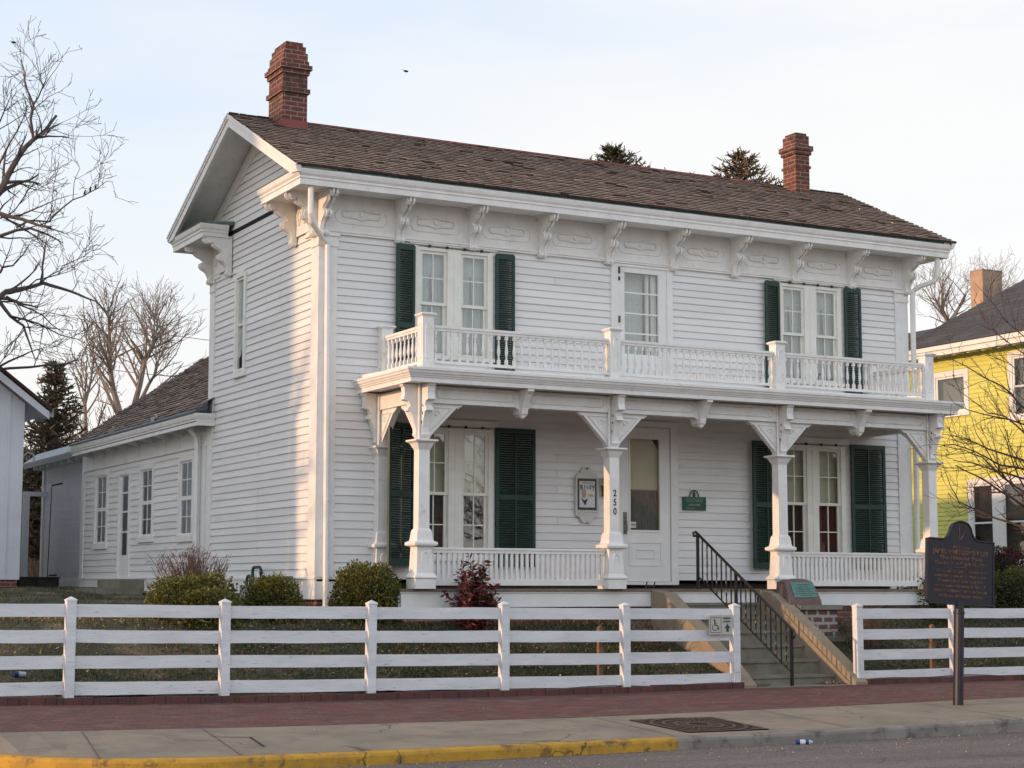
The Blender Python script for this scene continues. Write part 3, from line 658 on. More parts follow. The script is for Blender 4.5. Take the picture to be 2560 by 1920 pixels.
# rake boards and gable frieze
for X0, X1, nm in ((-.60, -.545, 1), (HL+.545, HL+.60, 2)):
    m = MB()
    for f in ((lambda y: y), (lambda y: 4.75-y)):
        a, b_ = -.60, 2.375; za, zb = zroof(a)-.0, zroof(b_)
        m.prism([(f(a), za-.01), (f(b_), zb-.01), (f(b_), zb-.20), (f(a+.25), zroof(a+.25)-.20), (f(a), za-.10)], 'yz', X0, X1)
        xo = X0-.018 if nm == 1 else X1+.018
        m.prism([(f(a-.01), za-.005), (f(b_), zb+.0), (f(b_), zb-.075), (f(a), za-.075)], 'yz', min(xo, X0), max(xo, X1))
        xo2 = X0-.030 if nm == 1 else X1+.030
        m.prism([(f(a-.01), za+.0), (f(b_), zb+.004), (f(b_), zb-.03), (f(a), za-.03)], 'yz', min(xo2, X0), max(xo2, X1))
    m.build('rake_board', TRIM, house)
mb = MB()
for f in ((lambda y: y), (lambda y: 4.75-y)):
    mb.prism([(f(.0), zroof(0)-.08), (f(2.375), zroof(2.375)-.08), (f(2.375), zroof(2.375)-.34), (f(.35), zroof(.35)-.26), (f(.1), zroof(.1)-.20)], 'yz', -.03, .0)
mb.build('gable_frieze', TRIM, house)
# chimneys
def chimney(x0, x1, y0, y1, zb, bands, top, flash):
    ch = MB(); cx, cy, hx, hy = (x0+x1)/2, (y0+y1)/2, (x1-x0)/2, (y1-y0)/2
    for o, a, b_ in bands: ch.box(cx-hx-o, cx+hx+o, cy-hy-o, cy+hy+o, a, b_)
    c = ch.build('chimney', BRICK, house)
    f = MB(); f.box(x0-.006, x1+.006, y0-.006, y1+.006, zb-.3, flash); f.build('flashing', FLASH, c)
chimney(.07, .47, 1.80, 2.42, 6.97, [(0, 6.6, 7.56), (.035, 7.56, 7.63), (.0, 7.63, 7.86), (.028, 7.86, 7.93), (.058, 7.93, 8.0), (.018, 8.0, 8.07), (.0, 8.07, 8.20), (-.025, 8.20, 8.31), (-.06, 8.31, 8.38)], 8.38, 7.13)
chimney(9.87, 10.17, 1.84, 2.22, 6.97, [(0, 6.6, 7.50), (.022, 7.50, 7.545), (.0, 7.545, 7.75), (.03, 7.75, 7.82), (.055, 7.82, 7.91), (-.0, 7.91, 8.10), (-.03, 8.10, 8.15)], 8.15, 7.0)
# ------------------------------------------------------------------ windows, shutters, doors
def sash(mb, x0, x1, z0, z1, y, cols, rows, fr=.045, mun=.016, th=.03):
    mb.box(x0, x0+fr, y, y+th, z0, z1); mb.box(x1-fr, x1, y, y+th, z0, z1); mb.box(x0+fr, x1-fr, y+.001, y+th, z0, z0+fr); mb.box(x0+fr, x1-fr, y+.001, y+th, z1-fr, z1)
    for k in range(1, cols): c = x0+fr+(x1-x0-2*fr)*k/cols; mb.box(c-mun/2, c+mun/2, y+.004, y+th-.004, z0+fr, z1-fr)
    for k in range(1, rows): c = z0+fr+(z1-z0-2*fr)*k/rows; mb.box(x0+fr, x1-fr, y+.006, y+th-.006, c-mun/2, c+mun/2)
def curtain(x0, x1, z0, z1, y, m, win, amp=.02, per=.09, shape=None, name='curtain'):
    mb = MB(); n = max(6, int((x1-x0)/.015)); nz_ = 10
    ph = rnd()*6
    for j in range(nz_+1):
        z = z0+(z1-z0)*j/nz_
        for i in range(n+1):
            u = i/n; a = x0+(x1-x0)*u
            if shape: a = x0+(x1-x0)*shape(u, j/nz_)
            mb.v.append((a, y+amp*math.sin(2*math.pi*(x0+(x1-x0)*u)/per+ph+.6*math.sin(j*.5)), z))
    for j in range(nz_):
        for i in range(n): q = j*(n+1)+i; mb.face((q, q+1, q+n+2, q+n+1))
    return mb.build(name, m, win, smooth=True)
def double_window(x0, x1, z0, z1, zmeet, casing_top, hood, upper):
    m = MB(); c = (x0+x1)/2; cw = .085
    # casings, mullion, sill, head
    m.box(x0-.03, x0+cw-.03, -.048, .02, z0, z1+.04); m.box(x1-cw+.03, x1+.03, -.048, .02, z0, z1+.04); m.box(c-.115, c+.115, -.05, .03, z0, z1+.0)
    m.box(c-.012, c+.012, -.056, -.048, z0+.02, z1-.02)
    m.box(x0-.03, x1+.03, -.045, .02, z1, z1+.05); m.box(x0-.06, x1+.06, -.075, .02, z0-.05, z0)
    m.box(x0-.11, x1+.12, -.042, .0, casing_top, hood)
    win = m.build('window', CREAM, house)
    k = MB(); k.box(x0+.02, x1-.02, -.055, -.046, z1+.052, z1+.060)
    for q in range(4): xx = x0+.20+q*(x1-x0-.36)/3; k.box(xx-.018, xx+.018, -.068, -.05, z1+.045, z1+.085)
    k.build('shutter_hooks', BLACK, win)
    for a, b_ in ((x0+cw-.03, c-.115), (c+.115, x1-cw+.03)):
        s = MB(); sash(s, a, b_, zmeet-.02, z1, -.018, 2, 2); sash(s, a+.002, b_-.002, z0, zmeet+.025, .012, 2, 2); s.build('sash', CREAM, win)
        g = MB(); g.poly([(a+.03, -.004, zmeet), (b_-.03, -.004, zmeet), (b_-.03, -.004, z1-.03), (a+.03, -.004, z1-.03)]); g.poly([(a+.03, .026, z0+.03), (b_-.03, .026, z0+.03), (b_-.03, .026, zmeet), (a+.03, .026, zmeet)])
        g.build('pane', GLASS, win)
        if upper:
            curtain(a-.02, a+.25, z0, z1, .11, CURT, win, .012, .06, lambda u, t: u*(.25+.75*abs(1-t)**.0*(1 if t > .85 else .45+.5*t)))
            curtain(b_-.25, b_+.02, z0, z1, .11, CURT, win, .012, .06, lambda u, t: 1-(1-u)*(1 if t > .85 else .45+.5*t))
            curtain(a-.02, b_+.02, z1-.32, z1, .10, CURT, win, .010, .05, name='valance')
            s2 = MB(); s2.box(a-.02, b_+.02, .15, .16, z0-.05, z1+.05); s2.build('back_curtain', mat('sheer_%d' % len(MATS), (.33, .37, .36), .9, var=(.27, .31, .30), vscale=10, stretch=(5, 5, .7)), win)
        else:
            s2 = MB(); s2.box(a-.02, b_+.02, .11, .118, zmeet-.02, z1+.05); s2.build('window_shade', SHADE, win)
            mm_ = MAROON if (x0 > 5 and a > c) else DRAPE
            curtain(a-.02, b_+.02, z0, zmeet+.05, .13, mm_, win, .022, .085, name='drape')
    return win
double_window(1.55, 2.745, .42, 2.26, 1.345, 2.335, 2.43, False)
double_window(8.02, 9.30, .42, 2.26, 1.345, 2.335, 2.43, False)
double_window(1.50, 2.72, 3.36, 4.91, 4.125, 4.99, 5.015, True)
double_window(8.05, 9.28, 3.36, 4.91, 4.125, 4.99, 5.015, True)
def shutter(hx, z0, z1, wd, side, ang, off=.062, curved=False):
    """hinged at hx, opening to side (-1 left, +1 right); ang = degrees off the wall"""
    d = Vector((side*math.cos(R(ang)), -math.sin(R(ang)), 0)); nn = Vector((-d.y, d.x, 0)); 
    if nn.y > 0: nn = -nn
    o = Vector((hx, -off, 0)); m = MB()
    def bx(u0, u1, a, b_, d0=-.016, d1=.016): 
        c = o+d*((u0+u1)/2)+nn*((d0+d1)/2); m.obox((c.x, c.y, (a+b_)/2), d*(u1-u0)/2, nn*(d1-d0)/2, (0, 0, (b_-a)/2))
    st = .055 if wd > .5 else .045
    bx(0, st, z0, z1); bx(wd-st, wd, z0, z1); mid = z0+(z1-z0)*.50 if not curved else z0+(z1-z0)*.38
    bx(st, wd-st, z0, z0+.10); bx(st, wd-st, z1-.07, z1); bx(st, wd-st, mid-.04, mid+.04)
    if curved: bx(.02, wd-.02, z1, z1+.015)
    if wd > .5: bx(wd/2-.012, wd/2+.012, z0+.1, z1-.07, -.01, .019)
    for a, b_ in ((z0+.10, mid-.04), (mid+.04, z1-.07)):
        n_ = int((b_-a)/.033)
        for i in range(n_):
            z = a+(i+.5)*(b_-a)/n_; c = o+d*(wd/2); m.obox((c.x, c.y, z), d*((wd-2*st)/2), nn*.013+Vector((0, 0, -.010)), nn*.002+Vector((0, 0, .0032)))
    return m.build('shutter', GREEN, house)
shutter(1.47, .29, 2.33, .66, -1, 32); shutter(2.80, .29, 2.34, .66, 1, 1)
shutter(8.00, .29, 2.33, .60, -1, 6); shutter(9.44, .29, 2.35, .70, 1, 2)
shutter(1.46, 3.05, 4.95, .31, -1, 6, curved=True); shutter(2.79, 3.05, 4.95, .31, 1, 6, curved=True)
shutter(8.03, 3.05, 4.95, .31, -1, 6, curved=True); shutter(9.37, 3.05, 4.97, .32, 1, 6, curved=True)
# front door
m = MB(); m.box(4.93, 5.05, -.045, .02, .03, 2.56); m.box(5.90, 6.03, -.045, .02, .03, 2.56); m.box(5.05, 5.90, -.045, .02, 2.47, 2.56); m.box(5.05, 5.90, -.06, .02, .03, .075)
dr = m.build('front_door', WHITE, house)
m = MB(); X0, X1 = 5.06, 5.89; y0, y1 = -.022, .012
m.box(X0, 5.155, y0, y1, .08, 2.46); m.box(5.70, X1, y0, y1, .08, 2.46); m.box(5.155, 5.70, y0, y1, 2.29, 2.46); m.box(5.155, 5.70, y0, y1, .08, .86)
for a, b_, c_, d_ in ((5.135, 5.72, .84, .87), (5.135, 5.72, 2.28, 2.31)): m.box(a, b_, y0-.012, y0, c_, d_)
m.box(5.135, 5.16, y0-.012, y0, .87, 2.28); m.box(5.695, 5.72, y0-.012, y0, .87, 2.28)
for (a, b_, c_, d_, e) in ((5.13, 5.73, .32, .69, .012), (5.26, 5.60, .43, .58, .012)):
    m.box(a, b_, y0-e, y0, c_, c_+.022); m.box(a, b_, y0-e, y0, d_-.022, d_); m.box(a, a+.022, y0-e, y0, c_+.022, d_-.022); m.box(b_-.022, b_, y0-e, y0, c_+.022, d_-.022)
m.build('door_leaf', WHITE, dr)
g = MB(); g.poly([(5.15, -.008, .86), (5.70, -.008, .86), (5.70, -.008, 2.29), (5.15, -.008, 2.29)]); g.build('pane', GLASS, dr)
curtain(5.12, 5.73, .80, 1.50, .05, GRAYC, dr, .012, .05)
m = MB(); m.prism([(5.12, 1.48), (5.72, 1.48), (5.72, 2.12), (5.58, 2.32), (5.12, 2.32)], 'xz', .055, .06); m.build('window_shade', SHADE, dr)
m = MB(); m.box(5.02, 5.078, -.058, -.045, .80, 1.14); m.tube([(5.05, -.06, 1.0), (5.05, -.10, .99), (5.05, -.11, .92), (5.05, -.10, .85), (5.05, -.06, .84)], .010, 6); m.lathe([(.018, 1.04), (.018, 1.07)], 5.05, -.062, 8)
m.build('door_handle', SILVER, dr)
m = MB(); m.box(5.16, 5.27, -.0135, -.0125, .90, .995); m.build('notice', SIGNW, dr)
m = MB(); m.box(5.17, 5.26, -.0145, -.0136, .942, .958); m.build('notice_mark', FLASH, dr)
m = MB(); m.box(5.07, 5.88, -.035, -.022, .045, .065); m.build('sweep_strip', BLACK, dr)
# upstairs door
m = MB(); m.box(4.83, 4.965, -.04, .02, 3.04, 5.01); m.box(5.86, 5.965, -.04, .02, 3.04, 5.01); m.box(4.965, 5.86, -.04, .02, 4.97, 5.01)
dr2 = m.build('balcony_door', WHITE, house)
m = MB(); m.box(4.965, 5.08, -.02, .012, 3.04, 4.97); m.box(5.70, 5.86, -.02, .012, 3.04, 4.97); m.box(5.08, 5.70, -.02, .012, 4.88, 4.97); m.box(5.08, 5.70, -.02, .012, 3.04, 3.60)
for z in (4.565, 4.24, 3.925): m.box(5.08, 5.70, -.014, .008, z-.012, z+.012)
m.box(5.05, 5.73, -.034, -.02, 4.88, 4.905); m.box(5.70, 5.73, -.034, -.02, 3.58, 4.88); m.build('door_leaf', WHITE, dr2)
g = MB(); g.poly([(5.07, .004, 3.59), (5.71, .004, 3.59), (5.71, .004, 4.89), (5.07, .004, 4.89)]); g.build('pane', GLASS, dr2)
m = MB(); m.box(5.02, 5.55, .20, .21, 3.4, 4.97); m.build('blind', CURT, dr2)
m = MB(); m.box(5.02, 5.60, .10, .14, 3.3, 3.4); m.box(5.55, 5.60, .10, .14, 3.4, 4.97); m.box(5.63, 5.80, .08, .10, 3.3, 4.97); m.build('inner_frame', CREAM, dr2)
for z, h_ in ((4.90, .05), (4.13, .05), (4.77, .03)): m = MB(); m.box(4.955, 4.985, -.055, -.04, z-h_, z+h_); m.build('hinge', IRON, dr2)
# side window
m = MB(); a, b_ = 3.02, 3.54
m.box(-.045, .02, a, 3.11, 3.36, 4.93); m.box(-.045, .02, 3.45, b_, 3.36, 4.93); m.box(-.045, .02, 3.11, 3.45, 4.88, 4.97); m.box(-.06, .02, a-.02, b_+.02, 3.28, 3.36)
win = m.build('window', WHITE, house)
m = MB(); m.box(-.02, .01, 3.11, 3.14, 3.38, 4.88); m.box(-.02, .01, 3.42, 3.45, 3.38, 4.88); m.box(-.02, .01, 3.14, 3.42, 4.84, 4.88); m.box(-.02, .01, 3.14, 3.42, 4.10, 4.14); m.box(-.02, .01, 3.14, 3.42, 3.38, 3.42); m.build('sash', CREAM, win)
g = MB(); g.poly([(-.006, 3.13, 3.40), (-.006, 3.43, 3.40), (-.006, 3.43, 4.86), (-.006, 3.13, 4.86)]); g.build('pane', GLASS, win)
m = MB(); m.prism([(3.12, 4.9), (3.45, 4.9), (3.45, 3.60), (3.34, 3.62), (3.27, 3.82), (3.12, 3.84)], 'yz', .012, .016); m.build('window_shade', WHITE, win)

# ------------------------------------------------------------------ porch
DZ = -.03
m = MB(); x = .60
while x < 10.27: m.box(x, min(x+.098, 10.27), -1.50, -.03, DZ-.035, DZ+ru(-.001, .001)); x += .10
m.build('porch_floor', DECK, house)
m = MB(); m.box(.64, 4.62, -1.46, -1.42, -.28, DZ-.05); m.box(6.68, 10.23, -1.46, -1.42, -.28, DZ-.05); m.box(4.84, 6.48, -1.46, -1.42, -.23, DZ-.05)
m.box(.62, 10.25, -1.475, -1.40, DZ-.06, DZ-.037); m.box(.62, .66, -1.42, -.03, -.28, DZ-.05); m.box(10.21, 10.25, -1.42, -.03, -.28, DZ-.05); m.build('porch_skirt', WHITE, house)
m = MB(); m.box(.70, 4.60, -1.40, -1.30, -.9, -.26); m.box(.70, .80, -1.3, 0, -.9, -.26); m.build('porch_foundation', BRICK, house)
m = MB(); m.box(6.70, 10.20, -1.40, -1.30, -.9, -.26); m.build('porch_foundation', BRICK, house)
CX = [.94, 3.955, 6.94, 9.89]; CY = -1.45
colprof = [(.150, DZ), (.150, .10), (.165, .115), (.165, .13), (.140, .165), (.125, .18), (.110, .50), (.112, .53), (.165, .55), (.172, .575), (.165, .595), (.125, .615), (.118, .64), (.108, .73), (.10, .76), (.082, .78), (.080, 1.84), (.088, 1.86), (.10, 1.88), (.125, 1.935), (.155, 1.955), (.168, 1.962), (.168, 1.985)]
def arch_panel(m, cx, y, z0, z1, hw, sgn=-1, ax='x'):
    pts = [(cx-hw, z0+hw*.8), (cx-hw, z1-hw)]+[(cx-hw*math.cos(a), z1-hw+hw*math.sin(a)) for a in [R(k) for k in (30, 60, 90, 120, 150)]]+[(cx+hw, z1-hw), (cx+hw, z0+hw*.8)]+[(cx+hw*math.cos(a), z0+hw*.8-hw*.8*math.sin(a)) for a in [R(k) for k in (30, 60, 90, 120, 150)]]
    P = [(p, y, q) if ax == 'x' else (y, p, q) for p, q in pts]; m.tube(P+[P[0]], .007, 4)
def side_bracket(cx, cy, s, ax):
    """pierced triangular brace under the beam; ax 'x' or 'y', s = direction"""
    m = MB(); pts = [(.08, 2.02), (.10, 2.02), (.125, 2.06), (.50, 2.44), (.53, 2.43), (.545, 2.455), (.58, 2.46), (.60, 2.50), (.08, 2.50)]
    P = [((cx if ax == 'x' else cy)+s*a, z) for a, z in pts]
    if ax == 'x': m.prism(P, 'xz', cy-.045, cy+.045)
    else: m.prism(P, 'yz', cx-.045, cx+.045)
    # raised rib round the edge
    rib = [(.09, 2.10), (.42, 2.43), (.10, 2.43), (.09, 2.10)]
    for off in (-.05, .05):
        Q = [((cx+s*a, cy+off, z) if ax == 'x' else (cx+off, cy+s*a, z)) for a, z in rib]; m.tube(Q, .010, 4)
        sc_ = [((cx+s*(.20+.05*math.cos(t)*(1-t/8)), cy+off, 2.345+.05*math.sin(t)*(1-t/8)) if ax == 'x' else (cx+off, cy+s*(.20+.05*math.cos(t)*(1-t/8)), 2.345+.05*math.sin(t)*(1-t/8))) for t in [k*.7 for k in range(10)]]
        m.tube(sc_, .008, 4)
    return m
def front_bracket(cx, cy, s, ax):
    m = MB(); blk = [(.08, 2.735), (.32, 2.735), (.32, 2.71), (.295, 2.69), (.285, 2.60), (.30, 2.54), (.31, 2.52), (.22, 2.50), (.20, 2.44), (.24, 2.40), (.245, 2.37), (.20, 2.36), (.17, 2.30), (.12, 2.14), (.115, 2.08), (.125, 2.05), (.10, 2.02), (.08, 2.02)]
    P = [((cx if ax == 'x' else cy)+s*a, z) for a, z in blk]
    if ax == 'x': m.prism(P, 'xz', cy-.055, cy+.055)
    else: m.prism(P, 'yz', cx-.055, cx+.055)
    # pierced scrolls: dark slots set through the flank
    return m
def column(cx, cy, pilaster=False):
    m = MB(); m.sq(colprof, cx, cy)
    arch_panel(m, cx, cy-.118, .22, .46, .045); arch_panel(m, cy, cx-.118, .22, .46, .045, ax='y')
    m.box(cx-.078, cx+.078, cy-.078, cy+.078, 1.985, 2.74)
    m.tube([(cx-.09, cy-.09, 2.0), (cx-.09, cy-.09, 2.73)], .016, 6)
    return m.build('porch_column', TRIM, house)
cols = []
for i, cx in enumerate(CX):
    c = column(cx, CY); cols.append(c)
    if i > 0: side_bracket(cx, CY, -1, 'x').build('brace', TRIM, c)
    if i < 3: side_bracket(cx, CY, 1, 'x').build('brace', TRIM, c)
    front_bracket(cx, CY, -1, 'y').build('scroll_bracket', TRIM, c)
    if i in (0, 3):
        front_bracket(cx, CY, -1 if i == 0 else 1, 'x').build('scroll_bracket', TRIM, c); side_bracket(cx, CY, 1, 'y').build('brace', TRIM, c)
    # pierced slots on the lit flank of the front bracket
    for z_, y_, l in ((2.44, -.14, .03), (2.34, -.13, .035), (2.22, -.11, .04)):
        s = MB(); s.bar((cx-.057, CY+y_-.01, z_-l/2), (cx-.057, CY+y_+.01, z_+l/2), .004, .014); s.build('pierced_slot', DARK, c)
for cx, s in ((.94, -1),):
    c = column(cx, -.10)
    side_bracket(cx, -.10, -1, 'y').build('brace', TRIM, c)
    if s == -1: front_bracket(cx, -.10, s, 'x').build('scroll_bracket', TRIM, c)
for z, ch in ((1.335, '2'), (1.205, '5'), (1.075, '0')):
    text(ch, .135, frontM(3.955+.005, CY-.083, z-.045), INK, 'house_number', cols[1], .003, .002, .85)
# beams with sunk panels
m = MB(); m.box(.865, 9.965, -1.53, -1.37, 2.50, 2.72); m.box(.865, 1.015, -1.37, 0, 2.50, 2.72); m.box(9.815, 9.965, -1.37, 0, 2.50, 2.72)
for a, b_ in zip(CX, CX[1:]):
    for p, q in ((a+.18, (a+b_)/2-.14), ((a+b_)/2+.14, b_-.18)):
        P = [(p+.03, -1.537, 2.56), (q-.03, -1.537, 2.56), (q, -1.537, 2.59), (q, -1.537, 2.65), (q-.03, -1.537, 2.68), (p+.03, -1.537, 2.68), (p, -1.537, 2.65), (p, -1.537, 2.59)]
        m.tube(P+[P[0]], .007, 4)
m.box(.85, 9.98, -1.545, -1.36, 2.49, 2.51)
m.build('porch_beam', TRIM, house)
for a, b_ in zip(CX, CX[1:]):
    c = (a+b_)/2; m = MB()
    m.prism([(-1.53, 2.735), (-1.80, 2.735), (-1.80, 2.70), (-1.74, 2.66), (-1.68, 2.58), (-1.62, 2.48), (-1.60, 2.40), (-1.57, 2.37), (-1.53, 2.38)], 'yz', c-.05, c+.05)
    m.prism([(c-.11, 2.52), (c-.11, 2.48), (c-.06, 2.46), (c-.05, 2.40), (c, 2.36), (c+.05, 2.40), (c+.06, 2.46), (c+.11, 2.48), (c+.11, 2.52)], 'xz', -1.55, -1.36)
    m.ico((c, -1.54, 2.375), .045, 8, 5); m.build('pendant_bracket', TRIM, house)
m = MB(); m.sweep([(.52, -.0), (.52, -1.89), (10.27, -1.89), (10.27, 0)], [(-.12, 2.735), (-.075, 2.735), (-.075, 2.795), (-.062, 2.80), (-.055, 2.82), (-.045, 2.825), (-.035, 2.85), (-.022, 2.855), (-.012, 2.885), (.0, 2.895), (.0, 2.925), (-.12, 2.935)])
m.build('porch_cornice', TRIM, house)
m = MB(); m.prism([(-1.88, 2.932), (0, 3.0), (0, 2.76), (-1.78, 2.742)], 'yz', .60, 10.19)
m.box(.88, 9.98, -1.51, -1.39, 2.96, 3.005); m.build('porch_roof', TRIM, house)
# upper railing
def baluster_mb(x, y, z0, z1):
    h = z1-z0; m = MB(); m.box(x-.019, x+.019, y-.019, y+.019, z0, z0+.17*h)
    pr = [(.012, .17), (.019, .20), (.012, .23), (.011, .26), (.024, .40), (.024, .46), (.017, .62), (.011, .72), (.017, .75), (.011, .78), (.013, .86)]
    m.lathe([(r_, z0+t*h) for r_, t in pr], x, y, 8); m.box(x-.019, x+.019, y-.019, y+.019, z0+.86*h, z1); return m
def upper_bay(p, q, y0, y1, axis):
    m = MB()
    if axis == 'x':
        m.box(p, q, y0-.045, y0+.045, 3.535, 3.57); m.box(p, q, y0-.03, y0+.03, 3.50, 3.535); m.box(p, q, y0-.025, y0+.025, 3.045, 3.085)
        r_ = m.build('balcony_railing', TRIM, house); n = round((q-p)/.122)
        for i in range(n): baluster_mb(p+(i+.5)*(q-p)/n, y0, 3.085, 3.50).build('baluster', TRIM, r_)
    else:
        x = p; m.box(x-.045, x+.045, y0, y1, 3.535, 3.57); m.box(x-.03, x+.03, y0, y1, 3.50, 3.535); m.box(x-.025, x+.025, y0, y1, 3.045, 3.085)
        r_ = m.build('balcony_railing', TRIM, house); n = round((y1-y0)/.128)
        for i in range(n): baluster_mb(x, y0+(i+.5)*(y1-y0)/n, 3.085, 3.50).build('baluster', TRIM, r_)
PX = [.985, 3.985, 6.93, 9.88]
for a, b_ in zip(PX, PX[1:]): upper_bay(a+.085, b_-.085, CY, 0, 'x')
upper_bay(PX[0], 0, CY+.085, -.16, 'y'); upper_bay(PX[3], 0, CY+.085, -.16, 'y')
def rail_post(x, y):
    m = MB(); m.sq([(.085, 2.97), (.085, 3.68), (.10, 3.69), (.118, 3.705), (.118, 3.72), (.09, 3.735), (.0, 3.75)], x, y)
    arch_panel(m, x, y-.087, 3.10, 3.58, .04); arch_panel(m, y, x-.087, 3.10, 3.58, .04, ax='y'); return m.build('railing_post', TRIM, house)
for x in PX: rail_post(x, CY)
for x in (PX[0], PX[3]): rail_post(x, -.09)
for x in PX[1:3]:
    m = MB(); m.bar((x+.02, CY-.10, 3.25), (x+.17, CY-.20, 2.96), .012, .008); m.build('stay_rod', WHITE, house)
# lower railing
def lower_bay(p, q, axis, y0=0, y1=0):
    m = MB()
    if axis == 'x':
        m.box(p, q, CY-.04, CY+.04, .50, .53); m.box(p, q, CY-.025, CY+.025, .455, .50); m.box(p, q, CY-.025, CY+.025, .015, .10)
        r_ = m.build('porch_railing', TRIM, house); n = round((q-p)/.081)
        for i in range(n): x = p+(i+.5)*(q-p)/n; s = MB(); s.box(x-.021, x+.021, CY-.015, CY+.015, .10, .455); s.build('spindle', TRIM, r_)
    else:
        m.box(p-.04, p+.04, y0, y1, .50, .53); m.box(p-.025, p+.025, y0, y1, .455, .50); m.box(p-.025, p+.025, y0, y1, .015, .10)
        r_ = m.build('porch_railing', TRIM, house); n = round((y1-y0)/.088)
        for i in range(n): y = y0+(i+.5)*(y1-y0)/n; s = MB(); s.box(p-.015, p+.015, y-.021, y+.021, .10, .455); s.build('spindle', TRIM, r_)
lower_bay(CX[0]+.13, CX[1]-.13, 'x'); lower_bay(CX[2]+.13, CX[3]-.13, 'x'); lower_bay(CX[3], 0, 'y', CY+.13, -.25)
# downspouts
m = MB(); m.tube([(-.34, -.46, 5.60), (-.34, -.46, 5.18), (-.31, -.42, 5.08), (-.03, -.13, 4.92), (.07, -.085, 4.86), (.08, -.08, 4.78), (.12, -.08, -.50)], .042, 8)
for z in (3.9, 1.2, .1): m.lathe([(.047, z), (.047, z+.02)], .085+(4.78-z)*.008, -.08, 8)
m.build('downspout', WHITE, house, smooth=False)
m = MB(); m.tube([(11.06, -.46, 5.60), (11.06, -.46, 5.25), (11.03, -.42, 5.17), (10.88, -.2, 5.10), (10.83, -.1, 5.03), (10.82, -.09, 4.9), (10.80, -.09, -.5)], .045, 8); m.build('downspout', TRIM, house)

# ------------------------------------------------------------------ rear wing and lean-to
WX = .05; WY0, WY1 = 4.86, 12.95
WG = lambda u, d, z: (WX-d, u, z)
wins = [(5.69, 6.38, .86, 2.13), (8.00, 8.72, .90, 2.12), (11.05, 11.84, .83, 2.17)]
wdoor = (9.47, 10.13, .15, 2.10)
m = MB(); siding(m, WG, WY0, WY1, .15, 2.33, .118, [(a, b_, c-.08, d+.02) for a, b_, c, d in wins]+[wdoor]); m.build('wing_wall', [SIDING, LAP], house)
m = MB(); m.box(WX-.03, WX, WY0, WY1, -.12, .15); m.box(WX-.045, WX, WY0, WY1, .13, .16); m.box(WX-.034, WX, 5.0, 5.26, .15, 2.33); m.box(WX-.034, WX, 12.72, 12.95, .15, 2.33)
m.box(WX-.025, WX, WY0, WY1, 2.33, 2.72); m.box(WX-.04, WX, WY0, WY1, 2.31, 2.345)
y = 5.6
while y < 12.8: m.box(WX-.036, WX-.025, y, y+.03, 2.345, 2.70); y += .82
m.build('wing_trim', WHITE, house)
m = MB(); m.box(WX+.02, WX+5, WY0, WY1, -.8, -.12); m.build('wing_foundation', BRICK, house)
m = MB(); m.box(WX+.06, WX+.1, WY0, WY1, -.1, 2.3); 
def wwin(a, b_, c, d):
    m = MB(); m.box(WX-.04, WX+.02, a-.09, a, c-.02, d+.07); m.box(WX-.04, WX+.02, b_, b_+.09, c-.02, d+.07); m.box(WX-.04, WX+.02, a, b_, d, d+.09); m.box(WX-.055, WX+.02, a-.11, b_+.11, c-.11, c)
    w_ = m.build('window', WHITE, house); mid = (c+d)/2
    s = MB()
    for z0, z1 in ((c, mid), (mid, d)):
        s.box(WX-.015, WX+.012, a, a+.06, z0, z1); s.box(WX-.015, WX+.012, b_-.06, b_, z0, z1); s.box(WX-.014, WX+.012, a+.06, b_-.06, z1-.035, z1); s.box(WX-.014, WX+.012, a+.06, b_-.06, z0, z0+.035)
    s.box(WX-.010, WX+.008, (a+b_)/2-.008, (a+b_)/2+.008, c, d)
    for z in ((c+mid)/2, (mid+d)/2): s.box(WX-.009, WX+.008, a+.06, b_-.06, z-.008, z+.008)
    s.build('sash', WHITE, w_)
    g = MB(); g.poly([(WX-.002, a+.03, c+.02), (WX-.002, b_-.03, c+.02), (WX-.002, b_-.03, d-.02), (WX-.002, a+.03, d-.02)]); g.build('pane', GLASS, w_)
    q = MB(); q.box(WX+.10, WX+.11, a-.1, b_+.1, c-.1, d+.1); q.build('curtain', GRAYC, w_)
for w_ in wins: wwin(*w_)
m = MB(); a, b_, c, d = wdoor; m.box(WX-.04, WX+.02, a-.08, a, c, d+.08); m.box(WX-.04, WX+.02, b_, b_+.08, c, d+.08); m.box(WX-.04, WX+.02, a, b_, d, d+.08)
dd = m.build('side_door', WHITE, house)
m = MB(); m.box(WX-.012, WX+.015, a, a+.13, c, d); m.box(WX-.012, WX+.015, b_-.13, b_, c, d); m.box(WX-.012, WX+.015, a+.13, b_-.13, c, .55)
for z in (.55, 1.0, 1.38, 1.74, 2.07): m.box(WX-.012, WX+.015, a+.13, b_-.13, z, z+.03)
m.build('door_leaf', WHITE, dd)
g = MB(); g.poly([(WX, a+.12, .55), (WX, b_-.12, .55), (WX, b_-.12, 2.08), (WX, a+.12, 2.08)]); g.build('pane', GLASS, dd)
q = MB(); q.box(WX+.10, WX+.11, a, b_, .4, 2.1); q.build('curtain', GRAYC, dd)
